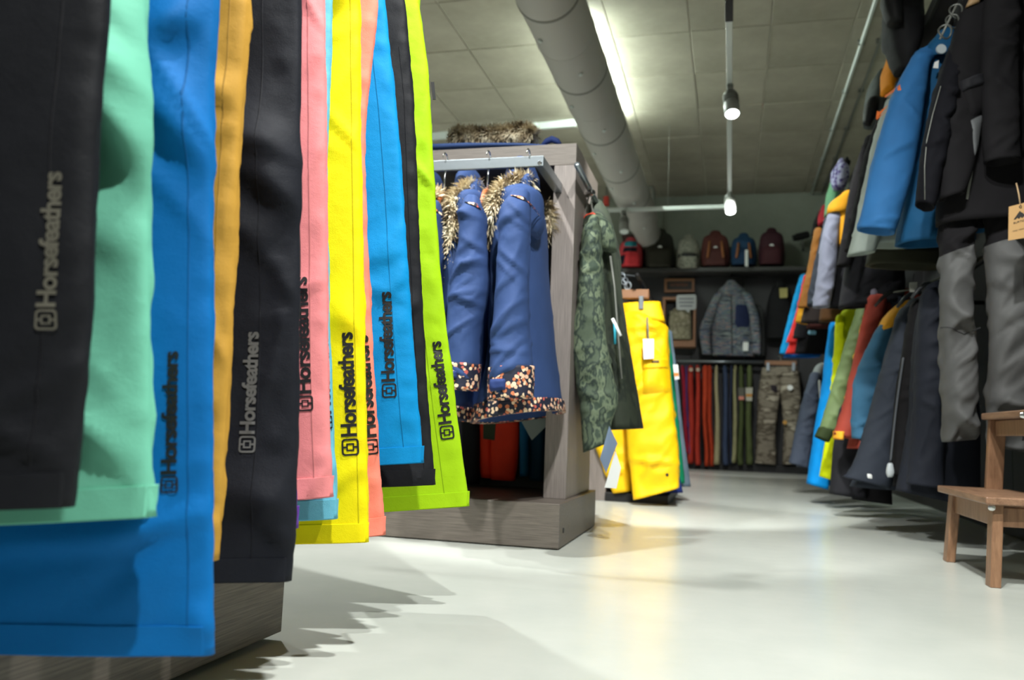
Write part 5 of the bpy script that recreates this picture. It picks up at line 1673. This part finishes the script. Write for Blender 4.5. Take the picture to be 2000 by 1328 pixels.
PW = patchwork_mat()
t, o_ = hung('patchwork_jacket', 'patchwork print zip jacket hung front-on in the middle of the back wall', 'jacket', BP, [
    ('body', [(1404, 566, 1452, 564, .1), (1394, 590, 1466, 588, .18), (1388, 640, 1472, 640, .2), (1390, 694, 1474, 696, .2)], PW, -.02, dict(N_=34, fold=.02)),
    ('sleeve', [(1394, 578, 1412, 574, .08), (1378, 612, 1398, 612, .12), (1366, 645, 1388, 648, .12), (1372, 692, 1390, 692, .1)], PW, .04, dict(N_=26, fold=.016)),
    ('sleeve', [(1450, 574, 1468, 578, .08), (1462, 612, 1482, 614, .12), (1468, 650, 1486, 652, .12), (1470, 690, 1486, 692, .1)], PW, .04, dict(N_=26, fold=.016)),
    ('hood', [(1418, 553, 1438, 552, .08), (1408, 565, 1450, 564, .16), (1410, 578, 1450, 577, .14)], PW, .0, dict(N_=24, hollow=False))])
bv = bvh_of(o_[0])
patch('chest_panel', BP, bv, [(1437, 596), (1463, 596), (1465, 641), (1434, 641)], fabric((40, 48, 84), .8), t, .012)
strip('zip', BP, bv, [(1428, 572), (1429, 630), (1430, 692)], .012, BLACKM, t, .006)
hang_tag(t, 'white_tag', [BP.px(1451, 668, .14), BP.px(1462, 668, .14), BP.px(1461, 685, .14), BP.px(1451, 685, .14)], PAPER)
tube('hook', [BP.px(1428, 555), BP.px(1426, 545), BP.px(1430, 536), np.array((BP.px(1430, 534)[0], 10.07, BP.px(1430, 534)[2]))], .006, BLACKM, t, 8)
hung('fleece_jacket', 'charcoal fleece hanging behind the right sleeve of the patchwork jacket', 'jacket', BP, [
    ('body', [(1462, 600, 1486, 598, .06), (1462, 640, 1492, 640, .08), (1464, 696, 1493, 696, .08)], fabric((64, 66, 66), .85), -.12, dict(N_=24)),
    ('sleeve', [(1480, 602, 1490, 604, .05), (1483, 650, 1495, 652, .06), (1482, 694, 1494, 694, .06)], fabric((64, 66, 66), .85), -.08, dict(N_=18))])
t, o_ = hung('vest', 'black sleeveless vest with a yellow tag right of the patchwork jacket', 'vest', BP, [
    ('body', [(1508, 562, 1536, 560, .08), (1499, 590, 1544, 588, .14), (1496, 620, 1550, 620, .16), (1496, 662, 1551, 662, .16)], fabric((20, 20, 22), .8), -.05, dict(N_=30)),
    ('collar', [(1514, 552, 1532, 551, .07), (1510, 564, 1536, 563, .1)], fabric((20, 20, 22), .8), -.04, dict(N_=20))])
hang_tag(t, 'yellow_tag', [BP.px(1522, 563, .06), BP.px(1538, 562, .06), BP.px(1538, 581, .06), BP.px(1523, 582, .06)], plain('tag_yellow', (156, 148, 84), .6))

# trousers on the back rail, each edge-on
RPL = Plane((0, 9.85, 0), 0)
RAIL = [
    ('crimson trousers at the left end of the back rail', (150, 28, 50), (1329, 1338), (1338, 1348), 885),
    ('violet trousers second on the back rail', (92, 62, 120), (1337, 1343), (1344, 1350), 888),
    ('brick red trousers third on the back rail, left of a paler price button', (168, 50, 38), (1343, 1356), (1343, 1357), 905),
    ('brick red trousers fourth on the back rail, the narrowest of the reds', (176, 56, 42), (1358, 1368), (1357, 1369), 908),
    ('orange-red trousers with both legs in view, fifth on the back rail', (184, 66, 38), (1371, 1388), (1376, 1393), 910),
    ('sand beige trousers beside the orange-red pair', (164, 156, 122), (1396, 1404), (1394, 1408), 907),
    ('blue-grey trousers right of the sand beige pair', (58, 70, 96), (1411, 1422), (1411, 1424), 908),
    ('dark navy trousers between blue-grey and pale sage', (44, 52, 74), (1424, 1431), (1423, 1431), 905),
    ('pale sage trousers between dark navy and olive', (148, 146, 108), (1432, 1440), (1428, 1440), 904),
    ('olive trousers carrying a pink-striped price tag', (74, 84, 50), (1443, 1453), (1440, 1453), 908),
    ('olive trousers with a white and amber price tag, right end of the back rail', (82, 92, 56), (1457, 1469), (1455, 1470), 907),
]
for i, (lab, col, (t0, t1), (b0, b1), yb) in enumerate(RAIL):
    m = fabric(col, .75, .2)
    yt = 722
    mid = lambda f: (t0 + (b0 - t0) * f, t1 + (b1 - t1) * f)
    rows, rows2 = [], []
    for f in (0, .15, .5, .8, 1):
        xl, xr = mid(f)
        j = 1.2 * math.sin(i * 2 + f * 7)
        y = yt + (yb - yt) * f
        if i == 4:
            xm_ = (xl + xr) / 2 - .5
            rows.append((xl - .5 + j, y, xm_ + j + (3 if f < .4 else 0), y, .12, .06)); rows2.append((xm_ + j + .6, y, xr + 1 + j, y, .12, -.0))
        else:
            rows.append((xl + j + .8, y, xr + j - .8, y, .12, .06)); rows2.append((xl + j * .5 + .5, y, xr - 1 + j * .5, y, .12, -.09))
    t, ob = hung('trousers', lab, 'trousers', RPL, [('leg', rows, m, 0, dict(N_=20, fold=.014, step=.035)), ('leg', rows2, m, 0, dict(N_=18, fold=.014, step=.035))], 'trousers on the back rail')
    xm_ = (t0 + t1) / 2
    tube('clip_hanger', [RPL.px(xm_, 722, .02), RPL.px(xm_, 714, .0), np.array((RPL.px(xm_, 714)[0], 9.85, zr + .02))], .006, BLACKM, t, 8)
    if i in (2, 3):
        lathe('price_button', [(0, .022), (.006, .022)], RPL.px(xm_, 722, .14), (0, -1, 0), plain('button_beige', (180, 160, 140), .5), t, 14)
    if i == 9:
        hang_tag(t, 'price_tag', [RPL.px(1442, 757, .14), RPL.px(1454, 757, .14), RPL.px(1453, 781, .14), RPL.px(1443, 781, .14)], plain('tag_olive', (84, 84, 70), .6))
        hang_tag(t, 'tag_stripe', [RPL.px(1443, 774, .145), RPL.px(1453, 774, .145), RPL.px(1453, 781, .145), RPL.px(1443, 781, .145)], plain('tag_pink', (206, 130, 110), .6), .001)
    if i == 10:
        hang_tag(t, 'price_tag', [RPL.px(1456, 757, .14), RPL.px(1470, 757, .14), RPL.px(1469, 783, .14), RPL.px(1457, 783, .14)], plain('tag_pale', (176, 176, 160), .6))
        hang_tag(t, 'tag_stripe', [RPL.px(1457, 769, .145), RPL.px(1469, 769, .145), RPL.px(1469, 775, .145), RPL.px(1457, 775, .145)], plain('tag_amber', (186, 130, 50), .6), .001)
GC = camo_mat('grey_camo', [(66, 60, 52), (132, 124, 110), (90, 82, 70), (166, 158, 142)], 5, (1, 1, 2.4))
t, o_ = hung('camo_trousers', 'grey-brown camouflage trousers hung front-on at the back beside the rail', 'trousers', BP, [
    ('leg', [(1486, 730, 1526, 730, .12), (1480, 770, 1524, 772, .17), (1478, 830, 1516, 832, .17), (1474, 904, 1516, 908, .17)], GC, 0, dict(N_=30, fold=.022)),
    ('leg', [(1522, 730, 1560, 728, .12), (1524, 772, 1564, 768, .17), (1530, 832, 1562, 830, .17), (1528, 908, 1560, 905, .17)], GC, -.01, dict(N_=30, fold=.022)),
    ('waistband', [(1488, 718, 1557, 716, .12), (1485, 736, 1561, 734, .15)], GC, 0, dict(N_=30, fold=.01, round_top=False))])
bv = bvh_of(*o_[:2])
patch('back_pocket', BP, bv, [(1504, 752), (1520, 752), (1518, 768), (1506, 768)], fabric((44, 38, 44), .8), t, .012, 3, 3)
lathe('tag_disc', [(0, .03), (.006, .03)], BP.px(1543, 757, .12), (0, -1, 0), PAPER, t, 16)
lathe('price_button', [(0, .024), (.006, .024)], BP.px(1533, 825, .1), (0, -1, 0), plain('button_amber', (190, 140, 60), .5), t, 14)
hg = thing('hanger', BP.px(1525, 710), 'wooden clamp hanger holding the camouflage trousers at the back', 'hanger')
a, b = BP.px(1494, 713, .02), BP.px(1556, 705, .02)
box('clamp_bar', (a[0], a[1] - .02, a[2]), (b[0], a[1] + .02, b[2]), FRAMEW, hg, .006)
for x in (1500, 1550):
    box('clip', tuple(BP.px(x - 3, 724, .09)), tuple(BP.px(x + 3, 708, .09) + np.array((0, .03, 0))), STEEL, hg, .002)
tube('hook', [BP.px(1525, 706), BP.px(1524, 696), np.array((BP.px(1524, 692)[0], 10.08, BP.px(1524, 692)[2]))], .007, GREYM, hg, 8)
